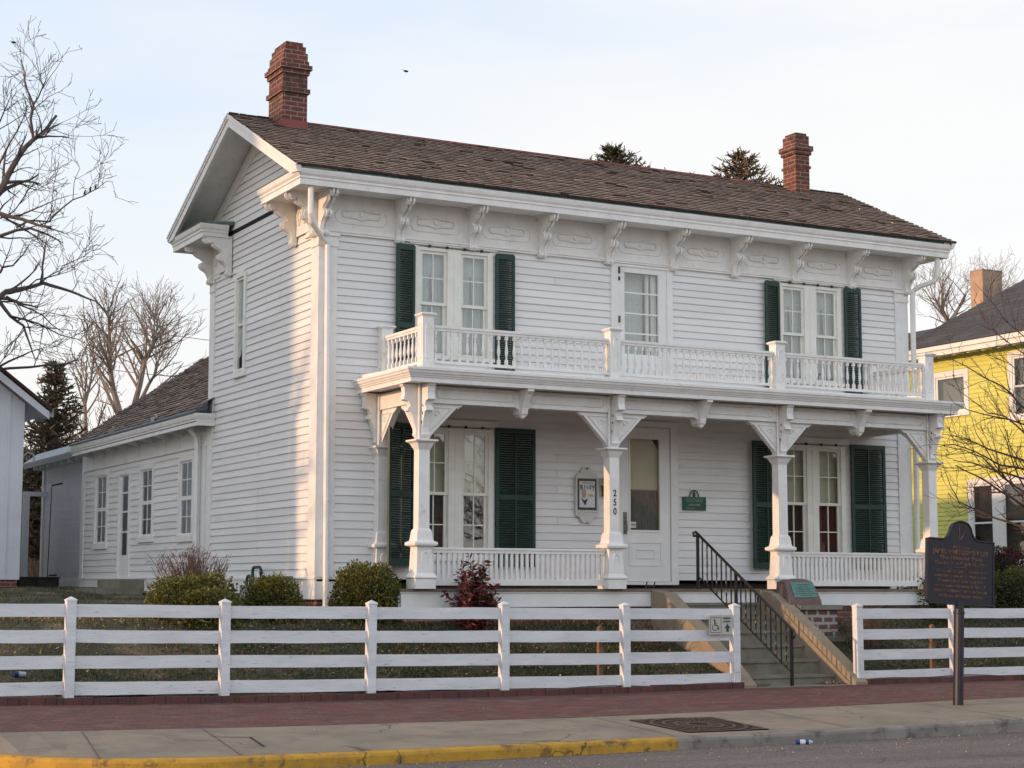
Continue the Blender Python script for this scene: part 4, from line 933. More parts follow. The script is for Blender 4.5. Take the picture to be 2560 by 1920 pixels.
# wing eaves and roof
m = MB(); m.sweep([(-.02, 4.42), (-.36, 4.42), (-.36, 12.45), (.1, 12.45)][::-1], [(-.06, 2.60), (-.03, 2.60), (-.03, 2.70), (-.015, 2.72), (0, 2.77), (0, 2.80), (-.06, 2.80)])
m.box(-.33, WX, 4.45, 12.5, 2.66, 2.675); m.build('wing_cornice', TRIM, house)
y = 5.3
while y < 12.2: m = MB(); m.prism([(-.30, 2.655), (-.30, 2.62), (-.05, 2.56), (-.02, 2.655)], 'xz', y, y+.05); m.build('rafter_tail', TRIM, house); y += .85
m = MB(); m.prism([(-.375, 2.80), (-.375, 2.83), (-.15, 2.99), (-.15, 2.86)], 'xz', 4.45, 12.5); m.build('wing_gutter', mat('grey_gutter_metal', (.07, .085, .095), .5), house)
m = MB(); m.box(-.12, -.0, 5.06, 5.16, 0, .0); m = MB(); m.tube([(-.20, 5.22, 2.62), (-.10, 5.22, 2.5), (-.06, 5.22, 2.40), (-.06, 5.22, -.2)], .05, 6); m.build('downspout', WHITE, house)
m = MB(); sw = .70; sln = math.hypot(2.75, 2.75*sw); ddx, ddz = 2.75/sln, 2.75*sw/sln
for i in range(26):
    s0 = i*sln/26; s1 = s0+sln/26*1.5; y = 4.80 if i > 2 else 4.5
    while y < 12.60:
        y2 = min(y+ru(.12, .3), 12.62); l = ru(-.015, .012); t = ru(.55, 1.1); m.tint = (t, t, t); lf = ru(.016, .035)
        xa, za = -.30+(s0+l)*ddx, 2.87+(s0+l)*ddz; xb, zb = -.30+s1*ddx, 2.87+s1*ddz
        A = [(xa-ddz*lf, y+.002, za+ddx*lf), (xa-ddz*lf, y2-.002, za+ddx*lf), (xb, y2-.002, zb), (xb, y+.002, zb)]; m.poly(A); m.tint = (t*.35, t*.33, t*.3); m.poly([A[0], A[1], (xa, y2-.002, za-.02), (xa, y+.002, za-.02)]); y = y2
m.tint = (1, 1, 1); m.poly([(2.45, 4.8, 4.79), (2.45, 12.6, 4.79), (5.2, 12.6, 2.9), (5.2, 4.8, 2.9)])
m.poly([(-.30, 4.8, 2.85), (-.30, 12.6, 2.85), (2.45, 12.6, 4.77), (2.45, 4.8, 4.77)])
m.build('wing_roof', SHING, house)
m = MB(); m.prism([(-.36, 2.72), (2.45, 4.70), (5.25, 2.80), (5.25, -.2), (WX, -.2), (WX, 2.72)], 'xz', 12.90, 12.95); m.box(5.2, 5.25, 4.8, 12.9, -.2, 2.9); m.build('wing_end_wall', WHITE, house)
for x_, y_ in ((on(0, -.30, 385, 1048).y, 1), (on(0, -.30, 278, 1076).y, 0)):
    m = MB(); m.box(-.33, -.20, x_-.10, x_+.10, 2.86, 2.93); m.tube([(-.27, x_-.08, 2.93), (-.27, x_, 2.99), (-.27, x_+.08, 2.93)], .015, 5); m.build('roof_light', METERG if y_ else TANB, house)
# lean-to
LX = .30; LG = lambda u, d, z: (LX-d, u, z)
m = MB(); siding(m, LG, 12.95, 17.4, .12, 2.72, .075, lip=.010, tv=.03); mm_ = mat('grey_white_boards', (.66, .68, .70), .6, var=(.60, .62, .64), vscale=3, attr=True); m.build('lean_to_wall', [mm_, mat('lap_shadow_gap', (.36, .38, .40), .8)], house)
m = MB(); m.box(LX-.04, LX, 17.25, 17.42, -.05, 2.72); m.box(LX-.03, LX, 12.95, 17.4, -.05, .12); m.box(LX, 4.9, 17.36, 17.4, -.1, 2.75); m.build('lean_to_trim', WHITE, house)
m = MB(); m.prism([(LX-.35, 2.66), (LX-.38, 2.78), (LX-.05, 3.02), (4.9, 3.4), (4.9, 3.3), (LX, 2.86)], 'xz', 12.9, 17.9); m.build('lean_to_roof', METERG, house)
m = MB(); y = 13.4
while y < 17.4: m.box(LX-.30, LX, y, y+.06, 2.60, 2.74); y += .62
m.build('rafter_end', WHITE, house)
m = MB(); m.box(LX-.018, LX-.011, 15.6, 16.6, 2.22, 2.25); m.tube([(LX-.014, 16.6, 2.2), (LX-.014, 16.75, .2)], .008, 4); m.box(LX-.018, LX-.011, 15.9, 16.6, .22, .25); m.build('hatch_seam', DARK, house)

# ------------------------------------------------------------------ steps, cheek walls, handrail
st = thing('entrance_steps', (5.65, -2.5, -1.34), 'concrete front steps with sloping cheek walls rising to the porch', 'steps')
m = MB(); NY = [-1.50, -1.85, -2.20, -2.55, -2.90, -3.25, -3.45]; NZ = [-.235, -.435, -.63, -.82, -1.015, -1.21]
for i in range(6):
    m.box(4.82, 6.50, NY[i], -1.43, NZ[i]-.20, NZ[i]) if False else m.box(4.82, 6.50, NY[i], NY[i]+.36 if i else -1.43, -1.42, NZ[i])
    m.box(4.82, 6.50, NY[i]-.022, NY[i]+.02, NZ[i]-.035, NZ[i]+.003)
m.box(4.82, 6.5, -3.75, -3.25, -1.42, -1.335); m.build('stair_flight', STEPC, st)
for a, b_ in ((4.60, 4.82), (6.50, 6.70)):
    m = MB(); m.prism([(-1.47, -.05), (-1.80, -.09), (-3.40, -1.06), (-3.72, -1.30), (-3.72, -1.42), (-1.47, -1.42)], 'yz', a, b_); m.build('cheek_wall', CHEEK, st)
hr = thing('stair_handrail', (5.45, -2.5, -1.0), 'black iron handrail with twisted balusters running down the front steps', 'handrail')
def hx(y): return 5.40+(-1.5-y)*.075
T0, T1 = (-1.5, .775), (-3.52, -.56); slp = (T1[1]-T0[1])/(T1[0]-T0[0])
zt_ = lambda y: T0[1]+(y-T0[0])*slp
m = MB(); m.bar((hx(-1.46), -1.46, zt_(-1.46)), (hx(-3.52), -3.52, zt_(-3.52)), .042, .02); m.tube([(hx(-1.5), -1.46, zt_(-1.46)), (hx(-1.4), -1.40, zt_(-1.46)-.01), (hx(-1.4), -1.41, zt_(-1.46)-.06), (hx(-1.4), -1.45, zt_(-1.46)-.055)], .02, 6)
m.tube([(hx(-3.5), -3.50, zt_(-3.50)), (hx(-3.58), -3.585, zt_(-3.52)-.04), (hx(-3.58), -3.59, zt_(-3.52)-.10), (hx(-3.58), -3.56, zt_(-3.52)-.13)], .02, 6); m.build('top_rail', BLACK, hr)
m = MB(); m.bar((hx(-1.5), -1.5, zt_(-1.5)-.62), (hx(-3.52), -3.52, zt_(-3.52)-.60), .022, .014); m.build('bottom_rail', BLACK, hr)
for y, zb in ((-1.5, DZ), (-2.36, -.63), (-3.52, -1.335)):
    m = MB(); m.box(hx(y)-.018, hx(y)+.018, y-.018, y+.018, zb, zt_(y)); m.build('newel_post', BLACK, hr)
for p, q, n in ((-1.5, -2.36, 8), (-2.36, -3.52, 11)):
    for i in range(1, n):
        y = p+(q-p)*i/n; m = MB(); za, zb = zt_(y)-.61, zt_(y)
        if i % 2: m.box(hx(y)-.008, hx(y)+.008, y-.008, y+.008, za, zb)
        else:
            k = 14
            for j in range(k): m.lathe([(.0115, za+(zb-za)*j/k), (.0115, za+(zb-za)*(j+1)/k)], hx(y), y, 4, rot=j*.5)
        m.build('baluster', BLACK, hr)
# ------------------------------------------------------------------ fence
RT_ = [(-5.1, -.18), (-2.25, -.225), (1.1, -.26), (3.9, -.288), (6.76, -.30), (9.75, -.30)]
def fence(posts, x0, x1, label, name='rail_fence'):
    f = thing(name, ((x0+x1)/2, -3.6, -1.28), label, 'fence')
    ends = sorted(set([x0]+posts+[x1]))
    for a, b_ in zip(ends, ends[1:]):
        for k in range(4):
            m = MB(); A = a-.015; B = b_+.015; j = [ru(-.005, .005) for _ in range(4)]
            za, zb = lerp(a, RT_)-k*.2835, lerp(b_, RT_)-k*.2835; h = .142
            b0 = len(m.v); ns = 4
            for i in range(ns+1):
                t = i/ns; x = A+(B-A)*t; zz = za+(zb-za)*t+ru(-.002, .002)-.004*math.sin(math.pi*t)*(1 if k % 2 else .3)+j[0]*(1-t)+j[1]*t; hh = h+ru(-.003, .003)
                m.v += [(x, -3.60+.001*k, zz), (x, -3.572+.001*k, zz), (x, -3.572+.001*k, zz-hh), (x, -3.60+.001*k, zz-hh)]
            for i in range(ns):
                for q in range(4): m.face((b0+i*4+q, b0+i*4+(q+1) % 4, b0+(i+1)*4+(q+1) % 4, b0+(i+1)*4+q))
            m.face((b0+3, b0+2, b0+1, b0)); m.face([b0+ns*4+q for q in range(4)])
            m.cur = 1
            for xx, zz in ((A+.085, za), (B-.085, zb)):
                for dz_ in (.035, .105): m.box(xx-.003, xx+.003, -3.6016, -3.5995, zz-dz_-.003, zz-dz_+.003)
            m.build('rail', [FENCEW, IRON], f)
    for x in posts:
        zt = lerp(x, RT_)+.045; zb = zin(x)+.06; lean = ru(-.006, .006)
        m = MB(); m.sq([(.052, zb), (.052, zt-.02), (.058, zt-.018), (.058, zt+.0), (.0, zt+.035)], x, -3.60); 
        m.v = [(a+lean*(c-zb), b_, c) for a, b_, c in m.v]
        m.build('post', FENCEW, f)
    return f
fence([-6.1, -4.33, -2.55, -.73, 1.07, 2.84, 4.56], -6.1, 4.56, 'long white four-rail board fence left of the steps, in front of the lawn')
fence([6.64, 8.38, 10.2, 12.0, 13.8], 6.64, 13.8, 'white four-rail board fence right of the steps, behind the dark marker')
# accessible-parking sign on the fence
sg = thing('parking_sign', (4.285, -3.68, -.5), 'beige wheelchair parking sign with green arrow fixed to the fence beside the steps', 'sign')
m = MB(); m.box(4.10, 4.475, -3.668, -3.660, -.625, -.372); m.build('sign_plate', TAN, sg)
m = MB()
fr = [(4.12, -.59), (4.13, -.60), (4.28, -.60), (4.29, -.59), (4.29, -.41), (4.28, -.40), (4.13, -.40), (4.12, -.41)]
m.tube([(x, -3.669, z) for x, z in fr]+[(fr[0][0], -3.669, fr[0][1])], .003, 4)
m.lathe([(.011, 0), (.011, .004)], 0, 0, 10); m.v = m.v[:-20]; m.f = [f_ for f_ in m.f if max(f_) < len(m.v)]; m.mi = m.mi[:len(m.f)]; m.t = m.t[:len(m.f)]
hd = [(4.187+.013*math.cos(a), -.438+.013*math.sin(a)) for a in [R(36*k) for k in range(10)]]; m.prism(hd, 'xz', -3.671, -3.667)
for a, b_, w_ in (((4.187, -.452), (4.192, -.505), .013), ((4.189, -.470), (4.225, -.475), .008), ((4.190, -.505), (4.232, -.508), .012), ((4.232, -.505), (4.250, -.556), .012), ((4.246, -.556), (4.264, -.550), .009)):
    m.bar((a[0], -3.669, a[1]), (b_[0], -3.669, b_[1]), .004, w_, up=(0, -1, 0)) if False else m.bar((a[0], -3.669, a[1]), (b_[0], -3.669, b_[1]), .004, w_)
m.tube([(4.193+.042*math.cos(a), -3.669, -.530+.040*math.sin(a)) for a in [R(130+k*22) for k in range(11)]], .0045, 4)
m.build('wheelchair_symbol', INK, sg)
m = MB(); m.prism([(4.345, -.545), (4.392, -.485), (4.44, -.545), (4.412, -.545), (4.412, -.592), (4.373, -.592), (4.373, -.545)], 'xz', -3.671, -3.667); m.build('arrow', SGREEN, sg)
text('PARKING', .036, frontM(4.382, -3.669, -.425), SGREEN, 'lettering', sg, .001, .0015, .82)
text('IN REAR', .036, frontM(4.382, -3.669, -.468), SGREEN, 'lettering', sg, .001, .0015, .82)
# wooden stakes behind the fence
for x, y, z1, lab in ((2.55, -3.45, -.52, 'short brown wooden stake behind the fence left of the steps'), (8.15, -3.40, -.55, 'short brown wooden stake behind the fence beside the dark marker')):
    m = MB(); zb = zyard(x, y)-.05; m.box(x-.03, x+.03, y-.03, y+.03, zb, z1); m.prism([(x-.03, z1), (x+.03, z1), (x, z1+.02)], 'xz', y-.03, y+.03); tag(m.build('wooden_stake', STAKE), lab, 'stake', 'stakes behind the fence')

# ------------------------------------------------------------------ historical marker
mk_b = Vector((5.17, -7.2, zmid(5.2)-.012)); yaw_m = 0
mk = thing('historical_marker', mk_b, 'dark blue cast marker with gold lettering and arched top on a post by the pavement', 'sign', rot=(0, R(2.8), 0))
MWD, MZ0, MZ1 = .51, .30, 1.64        # half width, bottom and shoulder
q = (on(1, -7.2, 0, 0))
mz0, mz1, mtop = .375, 1.345+.28-.0, 0
def L(pts): return pts
zb_, zs_, ztp = .345, 1.30+.36, 2.09
zb_ = .36; zs_ = 1.67; ztp = 2.07
zb_, zs_, ztp = 1.16, 1.915, 2.14
# pole local height: marker bottom about z=-1.0 world -> 0.38 above pavement
pr = [(-MWD, zb_+.03), (-MWD+.03, zb_), (MWD-.03, zb_), (MWD, zb_+.03), (MWD, zs_), (MWD-.03, zs_)]
for k in range(9):
    t = k/8; a = math.pi*(1-t)
    pass
curve = [(MWD-.03, zs_), (.27, zs_+.0), (.22, zs_+.02), (.19, zs_+.055), (.165, zs_+.10), (.15, zs_+.15), (.11, zs_+.195), (.055, zs_+.215), (0, zs_+.222)]
pr += curve[1:] + [(-x, z) for x, z in curve[::-1][1:]] + [(-MWD, zs_)]
m = MB(); m.prism(pr, 'xz', -.022, .022)
edge = [(x, -.024, z) for x, z in pr]; m.tube(edge+[edge[0]], .011, 5)
m.box(-MWD-.006, -MWD, -.04, .04, .95, 1.40) if False else None
m.build('marker_plate', MARK, mk, local=True)
m = MB(); m.lathe([(.060, -.1), (.060, 1.05), (.068, 1.055), (.068, 1.075), (.058, 1.08), (.056, 1.13), (.052, 1.20)], 0, 0, 14); m.build('post', MARK, mk, local=True)
def mtext(s, z, size, sx=1.0, b=.0):
    Mx = wm(mk) @ frontM(0, -.024, z); return text(s, size, Mx, GOLD, 'lettering', mk, .0015, b, sx*1.33)
mtext('Birthplace', zs_-.10, .048)
mtext('JAMES WHITCOMB RILEY', zs_-.168, .074, .78, .001)
mtext('The Hoosier Poet', zs_-.232, .062, 1.1)
mtext('October 7, 1849-July 22, 1916', zs_-.294, .056, .88)
m = MB(); m.box(-.10, .10, -.0265, -.0235, zs_-.322, zs_-.318); m.build('divider', GOLD, mk, local=True)
for i, s_ in enumerate(('Editor, author, poet, lecturer and', 'entertainer, one of the best known', 'Hoosiers of all time. Riley first', 'wrote under the name of "Benj. F.', 'Johnson of Boone" and was famous', 'for his use of Hoosier dialect.')):
    mtext(s_, zs_-.382-i*.058, .050, .86)
# state outline in the arch
m = MB(); sp = [(-.03, .19), (.043, .19), (.040, .095), (.016, .06), (-.024, .02), (-.045, .025), (-.03, .09)]
m.tube([(x, -.026, zs_+z-.02) for x, z in sp]+[(sp[0][0], -.026, zs_+sp[0][1]-.02)], .0045, 4); m.build('state_outline', GOLD, mk, local=True)


# ------------------------------------------------------------------ plaque stone on a brick pier
pr_ = thing('brick_pier', (7.0, -1.95, -.85), 'low brown brick pier with concrete cap beside the right cheek wall', 'pier')
m = MB(); m.box(6.80, 7.46, -2.12, -1.62, -1.1, -.33); m.build('brickwork', BRICKP, pr_)
m = MB(); m.box(6.74, 7.52, -2.18, -1.56, -.33, -.265); m.build('cap', STEPC, pr_); m = MB(); m.box(6.76, 7.56, -2.2, -1.6, -.80, -.72); m.build('base_course', STEPC, pr_)
pl = thing('granite_stone', (7.0, -1.88, -.265), 'pink granite boulder with green bronze plaque standing on the brick pier', 'monument')
m = MB()
prof_ = [(-2.08, -.265), (-2.07, -.185), (-1.92, .10), (-1.88, .125), (-1.72, .115), (-1.70, -.265)]
ob = []; x0, x1 = 6.62, 7.21
b = len(m.v)
for i, t in enumerate(frange(0, 1, 6)):
    e = 1-.10*(abs(t-.5)*2)**3; taper = .0
    for y_, z_ in prof_:
        zz = -.265+(z_+.265)*e; cx_ = x0+(x1-x0)*t; cx_ = (x0+x1)/2+(cx_-(x0+x1)/2)*(1-.16*(zz+.265)/.39); m.v.append((cx_, y_+ru(-.004, .004), zz+ru(-.003, .003)))
n = len(prof_)
for i in range(6):
    for k in range(n): m.face((b+i*n+k, b+i*n+(k+1) % n, b+(i+1)*n+(k+1) % n, b+(i+1)*n+k))
m.face([b+k for k in range(n)]); m.face([b+6*n+n-1-k for k in range(n)])
m.build('stone', GRANITE, pl)
c = Vector((6.935, -2.004, -.045)); sy = Vector((0, .15, .285)).normalized(); nn = Vector((1, 0, 0)).cross(sy)
m = MB(); m.obox(c, (.205, 0, 0), sy*.125, nn*.006); pq = m.build('plaque', BRONZE, pl)
m = MB()
for i in range(7):
    wdt = (.10, .09, .15, .13, .15, .16, .10)[i]; cc = c+sy*(.09-i*.03)+nn*.0075
    x = -wdt
    while x < wdt: l = ru(.012, .04); m.obox(cc+Vector((x+l/2, 0, 0)), (l/2, 0, 0), sy*.005, nn*.001); x += l+.008
m.build('raised_lettering', BRONZED, pq)

# ------------------------------------------------------------------ signs and fittings on the porch wall
WY = -.03
ps = thing('poster_board', (4.365, WY, 1.4), 'white scroll-topped wall board holding a framed portrait poster, left of the front door', 'sign')
top = [(4.17, 1.65), (4.20, 1.70), (4.255, 1.725), (4.285, 1.79), (4.32, 1.815), (4.345, 1.81), (4.335, 1.775), (4.365, 1.765), (4.395, 1.775), (4.385, 1.81), (4.41, 1.815), (4.445, 1.79), (4.475, 1.725), (4.53, 1.70), (4.56, 1.65)]
bot = [(4.56, 1.10), (4.55, 1.065), (4.49, 1.045), (4.46, .985), (4.42, .955), (4.365, .97), (4.31, .955), (4.27, .985), (4.24, 1.045), (4.18, 1.065), (4.17, 1.10)]
m = MB(); m.prism(top+bot, 'xz', WY-.03, WY); m.box(4.165, 4.565, WY-.042, WY-.03, 1.125, 1.145); m.box(4.165, 4.19, WY-.045, WY-.03, 1.145, 1.66); m.box(4.54, 4.565, WY-.045, WY-.03, 1.145, 1.66); m.box(4.19, 4.54, WY-.045, WY-.03, 1.635, 1.66); m.build('backboard', SIGNW, ps)
m = MB(); m.box(4.20, 4.53, WY-.036, WY-.03, 1.155, 1.63); m.build('dark_mat', FRAMEB, ps)
m = MB(); m.box(4.23, 4.50, WY-.040, WY-.036, 1.195, 1.59); po = m.build('poster', PAPER, ps)
yy = WY-.042
m = MB(); m.prism([(4.285+.042*math.cos(R(k*30))+.02, 1.395+.062*math.sin(R(k*30))) for k in range(12)], 'xz', yy-.001, yy+.001); m.build('portrait_head', SKIN, po)
m = MB(); m.prism([(4.265, 1.42), (4.275, 1.46), (4.31, 1.47), (4.345, 1.455), (4.335, 1.44), (4.29, 1.44), (4.275, 1.40)], 'xz', yy-.002, yy); m.build('portrait_hair', METERG, po)
m = MB(); m.prism([(4.25, 1.345), (4.28, 1.325), (4.31, 1.30), (4.35, 1.32), (4.375, 1.335), (4.35, 1.27), (4.33, 1.22), (4.31, 1.245), (4.28, 1.29)], 'xz', yy-.001, yy+.001); m.build('portrait_coat', COAT, po)
m = MB(); m.prism([(4.38, 1.375), (4.41, 1.395), (4.45, 1.395), (4.48, 1.375), (4.48, 1.36), (4.38, 1.36)], 'xz', yy-.001, yy+.001); m.build('ochre_patch', OCHRE, po)
for i, ch in enumerate('RILEY'): text(ch, (.115, .09, .075, .085, .11)[i], frontM(4.265+i*.051, yy-.001, (1.455, 1.475, 1.485, 1.475, 1.455)[i]), INK, 'lettering', po, .0008, .003, .78)
text('JAMES WHITCOMB', .026, frontM(4.37, yy-.001, 1.556), INK, 'lettering', po, .0005, 0, .85)
gs = thing('green_notice', (6.33, WY, 1.3), 'small dark green closed-for-season board with a hoop handle, right of the front door', 'sign')
m = MB(); m.box(6.115, 6.545, WY-.025, WY, 1.195, 1.405); m.tube([(6.33+.085*math.cos(a), WY-.012, 1.405+.10*math.sin(a)) for a in [math.pi*k/10 for k in range(11)]], .010, 6); m.ico((6.33, WY-.012, 1.45), .03, 8, 5, (.8, .4, 1.2)); m.tube([(6.33, WY-.012, 1.40), (6.33, WY-.012, 1.43)], .018, 6)
m.build('board', SIGNG, gs)
text('CLOSED', .082, frontM(6.33, WY-.026, 1.325), SIGNL, 'lettering', gs, .001, 0, 1.05)
text('OPEN APRIL', .048, frontM(6.33, WY-.026, 1.262), SIGNL, 'lettering', gs, .001, .0008, .9)
text('Information 462-4300', .036, frontM(6.33, WY-.026, 1.212), SIGNL, 'lettering', gs, .001, .0006, .88) if False else text('Information', .036, frontM(6.25, WY-.026, 1.212), SIGNL, 'lettering', gs, .001, .0006, .95)
lm = thing('wall_lantern', (4.70, WY, 1.62), 'black porch lantern on the wall behind the numbered column', 'lantern')
m = MB(); m.tube([(4.70, WY, 1.63), (4.70, WY-.10, 1.66), (4.68, WY-.12, 1.64)], .012, 6); m.lathe([(.01, 1.70), (.03, 1.68), (.055, 1.65), (.06, 1.60), (.05, 1.54), (.03, 1.51), (.01, 1.50)], 4.66, WY-.12, 8); m.build('lamp_body', BLACK, lm)
mbx = thing('letter_box', (4.72, WY, 1.4), 'small brown letter box under the wall lantern behind the numbered column', 'letter box')
m = MB(); m.box(4.645, 4.86, WY-.10, WY, 1.375, 1.505); m.prism([(WY, 1.505), (WY-.105, 1.505), (WY-.09, 1.52), (WY, 1.54)], 'yz', 4.64, 4.865); m.build('box_body', mat('letter_box_brown', (.09, .06, .03), .5), mbx)
bs = thing('boot_scraper', (5.35, -.30, DZ), 'small black iron boot scraper standing at the front door sill', 'boot scraper')
m = MB(); m.box(5.25, 5.43, -.31, -.30, .0, .025)
for x in (5.27, 5.41): m.tube([(x-.02, -.305, DZ), (x, -.305, .02), (x, -.305, .06), (x+.015, -.305, .075)], .010, 6)
m.build('scraper_frame', BLACK, bs)

# ------------------------------------------------------------------ gas meter, stoop, bulkhead by the side wall
gm = thing('gas_meter', (-.28, 1.9, -.5), 'grey gas meter with dark green looped pipes against the side wall between the hedges', 'gas meter')
m = MB(); m.tube([(-.2, 2.27, -.5), (-.2, 2.27, .10), (-.2, 2.24, .15), (-.2, 2.17, .16), (-.2, 2.12, .12), (-.2, 2.12, .0)], .022, 6)
m.tube([(-.2, 2.02, .05), (-.2, 2.02, .24), (-.2, 1.98, .28), (-.2, 1.72, .28), (-.2, 1.66, .24), (-.2, 1.66, .12), (-.2, .4, .12)], .024, 6); m.ico((-.2, 2.02, .12), .04, 8, 5); m.ico((-.2, 1.66, .20), .035, 8, 5); m.build('pipework', PIPE, gm)
m = MB(); m.box(-.30, -.12, 2.0, 2.3, -.30, .02); m.lathe([(.07, 0), (.07, .03)], 0, 0, 4); m.v = m.v[:-8]; m.f = [f_ for f_ in m.f if max(f_) < len(m.v)]; m.mi = m.mi[:len(m.f)]; m.t = m.t[:len(m.f)]; m.tube([(-.24, 2.14, -.3), (-.24, 2.14, -.62)], .05, 6); m.build('meter_body', METERG, gm)
sp_ = thing('side_stoop', (-.4, 9.4, -.2), 'two-step concrete stoop at the side door of the rear wing', 'steps')
m = MB(); m.box(-.42, 0, 8.35, 9.9, -.45, .12); m.box(-.68, -.42, 8.5, 10.6, -.45, -.04); m.build('steps_block', STEPC, sp_)
bk = thing('cellar_bulkhead', (-.8, 13.5, 0), 'dark grey cellar bulkhead box beside the rear lean-to', 'bulkhead')
p0 = on(1, 13.6, 38, 1440); p1 = on(1, 13.6, 148, 1440); p2 = on(1, 13.6, 60, 1478)
m = MB(); m.prism([(p0.x+.10, .16), (p1.x, .18), (p1.x, -.3), (p0.x, -.3)], 'xz', 13.6, 14.9); m.box(p0.x-.02, p1.x+.02, 13.57, 14.92, .16, .185); m.box((p0.x+p1.x)/2-.01, (p0.x+p1.x)/2+.01, 13.55, 13.6, -.2, .16); m.build('bulkhead_body', mat('dark_bulkhead', (.045, .042, .038), .8, var=(.03, .028, .026), vscale=6), bk)
pt = thing('white_pergola_frame', (-.3, 16.6, 0), 'white post-and-beam door frame between the garage and the lean-to', 'frame')
y_ = 17.0; a = on(1, y_, 60, 1230); b_ = on(1, y_, 75, 1240); c_ = on(1, y_, 107, 1230)
m = MB(); m.box(a.x, b_.x, y_, y_+.12, -.1, b_.z); m.box(a.x, c_.x+.15, y_-.01, y_+.13, b_.z, b_.z+.10); m.build('frame_post', WHITE, pt)

# ------------------------------------------------------------------ utility cover, tree grate, litter
def zp(x, y):
    t = (y+8.7)/(-6.75+8.7); return zk(x)+(zmid(x)-zk(x))*t
tg = thing('tree_grate', (1.25, -7.75, zp(1.25, -7.75)), 'square rusty cast iron tree grate with ring pattern set in the pavement', 'grate')
gc = [on(2, -1.385, 1571, 1800), on(2, -1.38, 1778, 1792), on(2, -1.42, 1925, 1823), on(2, -1.42, 1720, 1831)]
g0 = [Vector((p.x, p.y, zp(p.x, p.y))) for p in gc]
def gp(u, v, h=0): p = g0[0].lerp(g0[1], u).lerp(g0[3].lerp(g0[2], u), v); return Vector((p.x, p.y, p.z+h))
m = MB()
m.poly([gp(0, 0, .004), gp(1, 0, .004), gp(1, 1, .004), gp(0, 1, .004)]); m.build('recess', DARK, tg)
m = MB()
def gring(r0, r1, n=40, gap=0):
    for k in range(n):
        if gap and k % gap == 0: continue
        a0, a1 = 2*math.pi*k/n, 2*math.pi*(k+1)/n
        m.poly([gp(.5+r*math.cos(a), .5+r*math.sin(a), .010) for r, a in ((r0, a0), (r1, a0), (r1, a1), (r0, a1))])
for r0, r1 in ((.10, .13), (.22, .255), (.34, .37), (.455, .49)): gring(r0, r1)
for k in range(40):
    a = 2*math.pi*k/40; 
    for ra, rb in ((.13, .22), (.255, .34), (.37, .455)):
        wd_ = .006/ra**.4; m.poly([gp(.5+ra*math.cos(a-wd_/ra*.5), .5+ra*math.sin(a-wd_/ra*.5), .010), gp(.5+ra*math.cos(a+wd_/ra*.5), .5+ra*math.sin(a+wd_/ra*.5), .010), gp(.5+rb*math.cos(a+wd_/rb*.5), .5+rb*math.sin(a+wd_/rb*.5), .010), gp(.5+rb*math.cos(a-wd_/rb*.5), .5+rb*math.sin(a-wd_/rb*.5), .010)])
for u0, u1, v0, v1 in ((0, 1, 0, .03), (0, 1, .97, 1), (0, .03, .03, .97), (.97, 1, .03, .97)): m.poly([gp(u0, v0, .011), gp(u1, v0, .011), gp(u1, v1, .011), gp(u0, v1, .011)])
for cu, cv in ((0, 0), (1, 0), (0, 1), (1, 1)):
    for k in range(5):
        r_ = .06+k*.035; s0 = (1 if cu == 0 else -1); s1 = (1 if cv == 0 else -1)
        a = (cu+s0*r_, cv+s1*.03); b__ = (cu+s0*.03, cv+s1*r_)
        m.poly([gp(*a, .010), gp(a[0]+s0*.016, a[1], .010), gp(b__[0], b__[1]+s1*.016, .010), gp(*b__, .010)])
m.build('grating', IRON, tg)
uc = thing('utility_cover', (-3.8, -7.5, zp(-3.8, -7.5)), 'sunken rectangular concrete cover with a dark gap, set in the pavement at left', 'cover')
ucp = [on(2, -1.37, *p) for p in ((518, 1841), (628, 1841), (664, 1856), (550, 1858))]
ucp = [Vector((p.x, p.y, zp(p.x, p.y)+.004)) for p in ucp]
m = MB(); m.poly([ucp[0], ucp[1], ucp[1]+Vector((.02, -.05, 0)), ucp[0]+Vector((.03, -.05, 0))]); m.poly([ucp[1], ucp[1]+Vector((-.02, 0, .001)), ucp[2]+Vector((-.02, 0, .001)), ucp[2]]); m.build('dark_gap', DARK, uc)
bp = on(2, -1.515, 1990, 1863); bq = on(2, -1.515, 2032, 1863)
m = MB(); d_ = (bq-bp).normalized(); Lb = (bq-bp).length
m.tube([bp+d_*Lb*t+Vector((0, 0, .03)) for t in (0, .08, .1, .3, .75, .85, .93, 1)], [.022, .025, .025, .025, .025, .02, .011, .011], 10)
bt = thing('plastic_bottle', bp, 'blue and clear plastic bottle lying in the gutter by the kerb', 'bottle'); m.build('bottle_body', CLEAR, bt)
m = MB(); m.tube([bp+d_*Lb*t+Vector((0, 0, .03)) for t in (-.01, .22)], .0262, 10); m.tube([bp+d_*Lb*t+Vector((0, 0, .03)) for t in (.55, .75)], .0258, 10); m.build('blue_band', BLUE, bt)
cp = on(1, -3.0, 48, 1695); zc = zyard(cp.x, -3.0)
cn = thing('crushed_can', (cp.x, -3.0, zc), 'crushed blue and white can lying on the lawn behind the fence at far left', 'can')
m = MB(); m.tube([(cp.x-.06, -3, zc+.04), (cp.x-.01, -3, zc+.045)], [.035, .032], 8); m.build('can_end', BLUE, cn); m = MB(); m.tube([(cp.x-.01, -3, zc+.045), (cp.x+.07, -3.0, zc+.04)], [.032, .028], 8); m.build('can_body', CLEAR, cn)

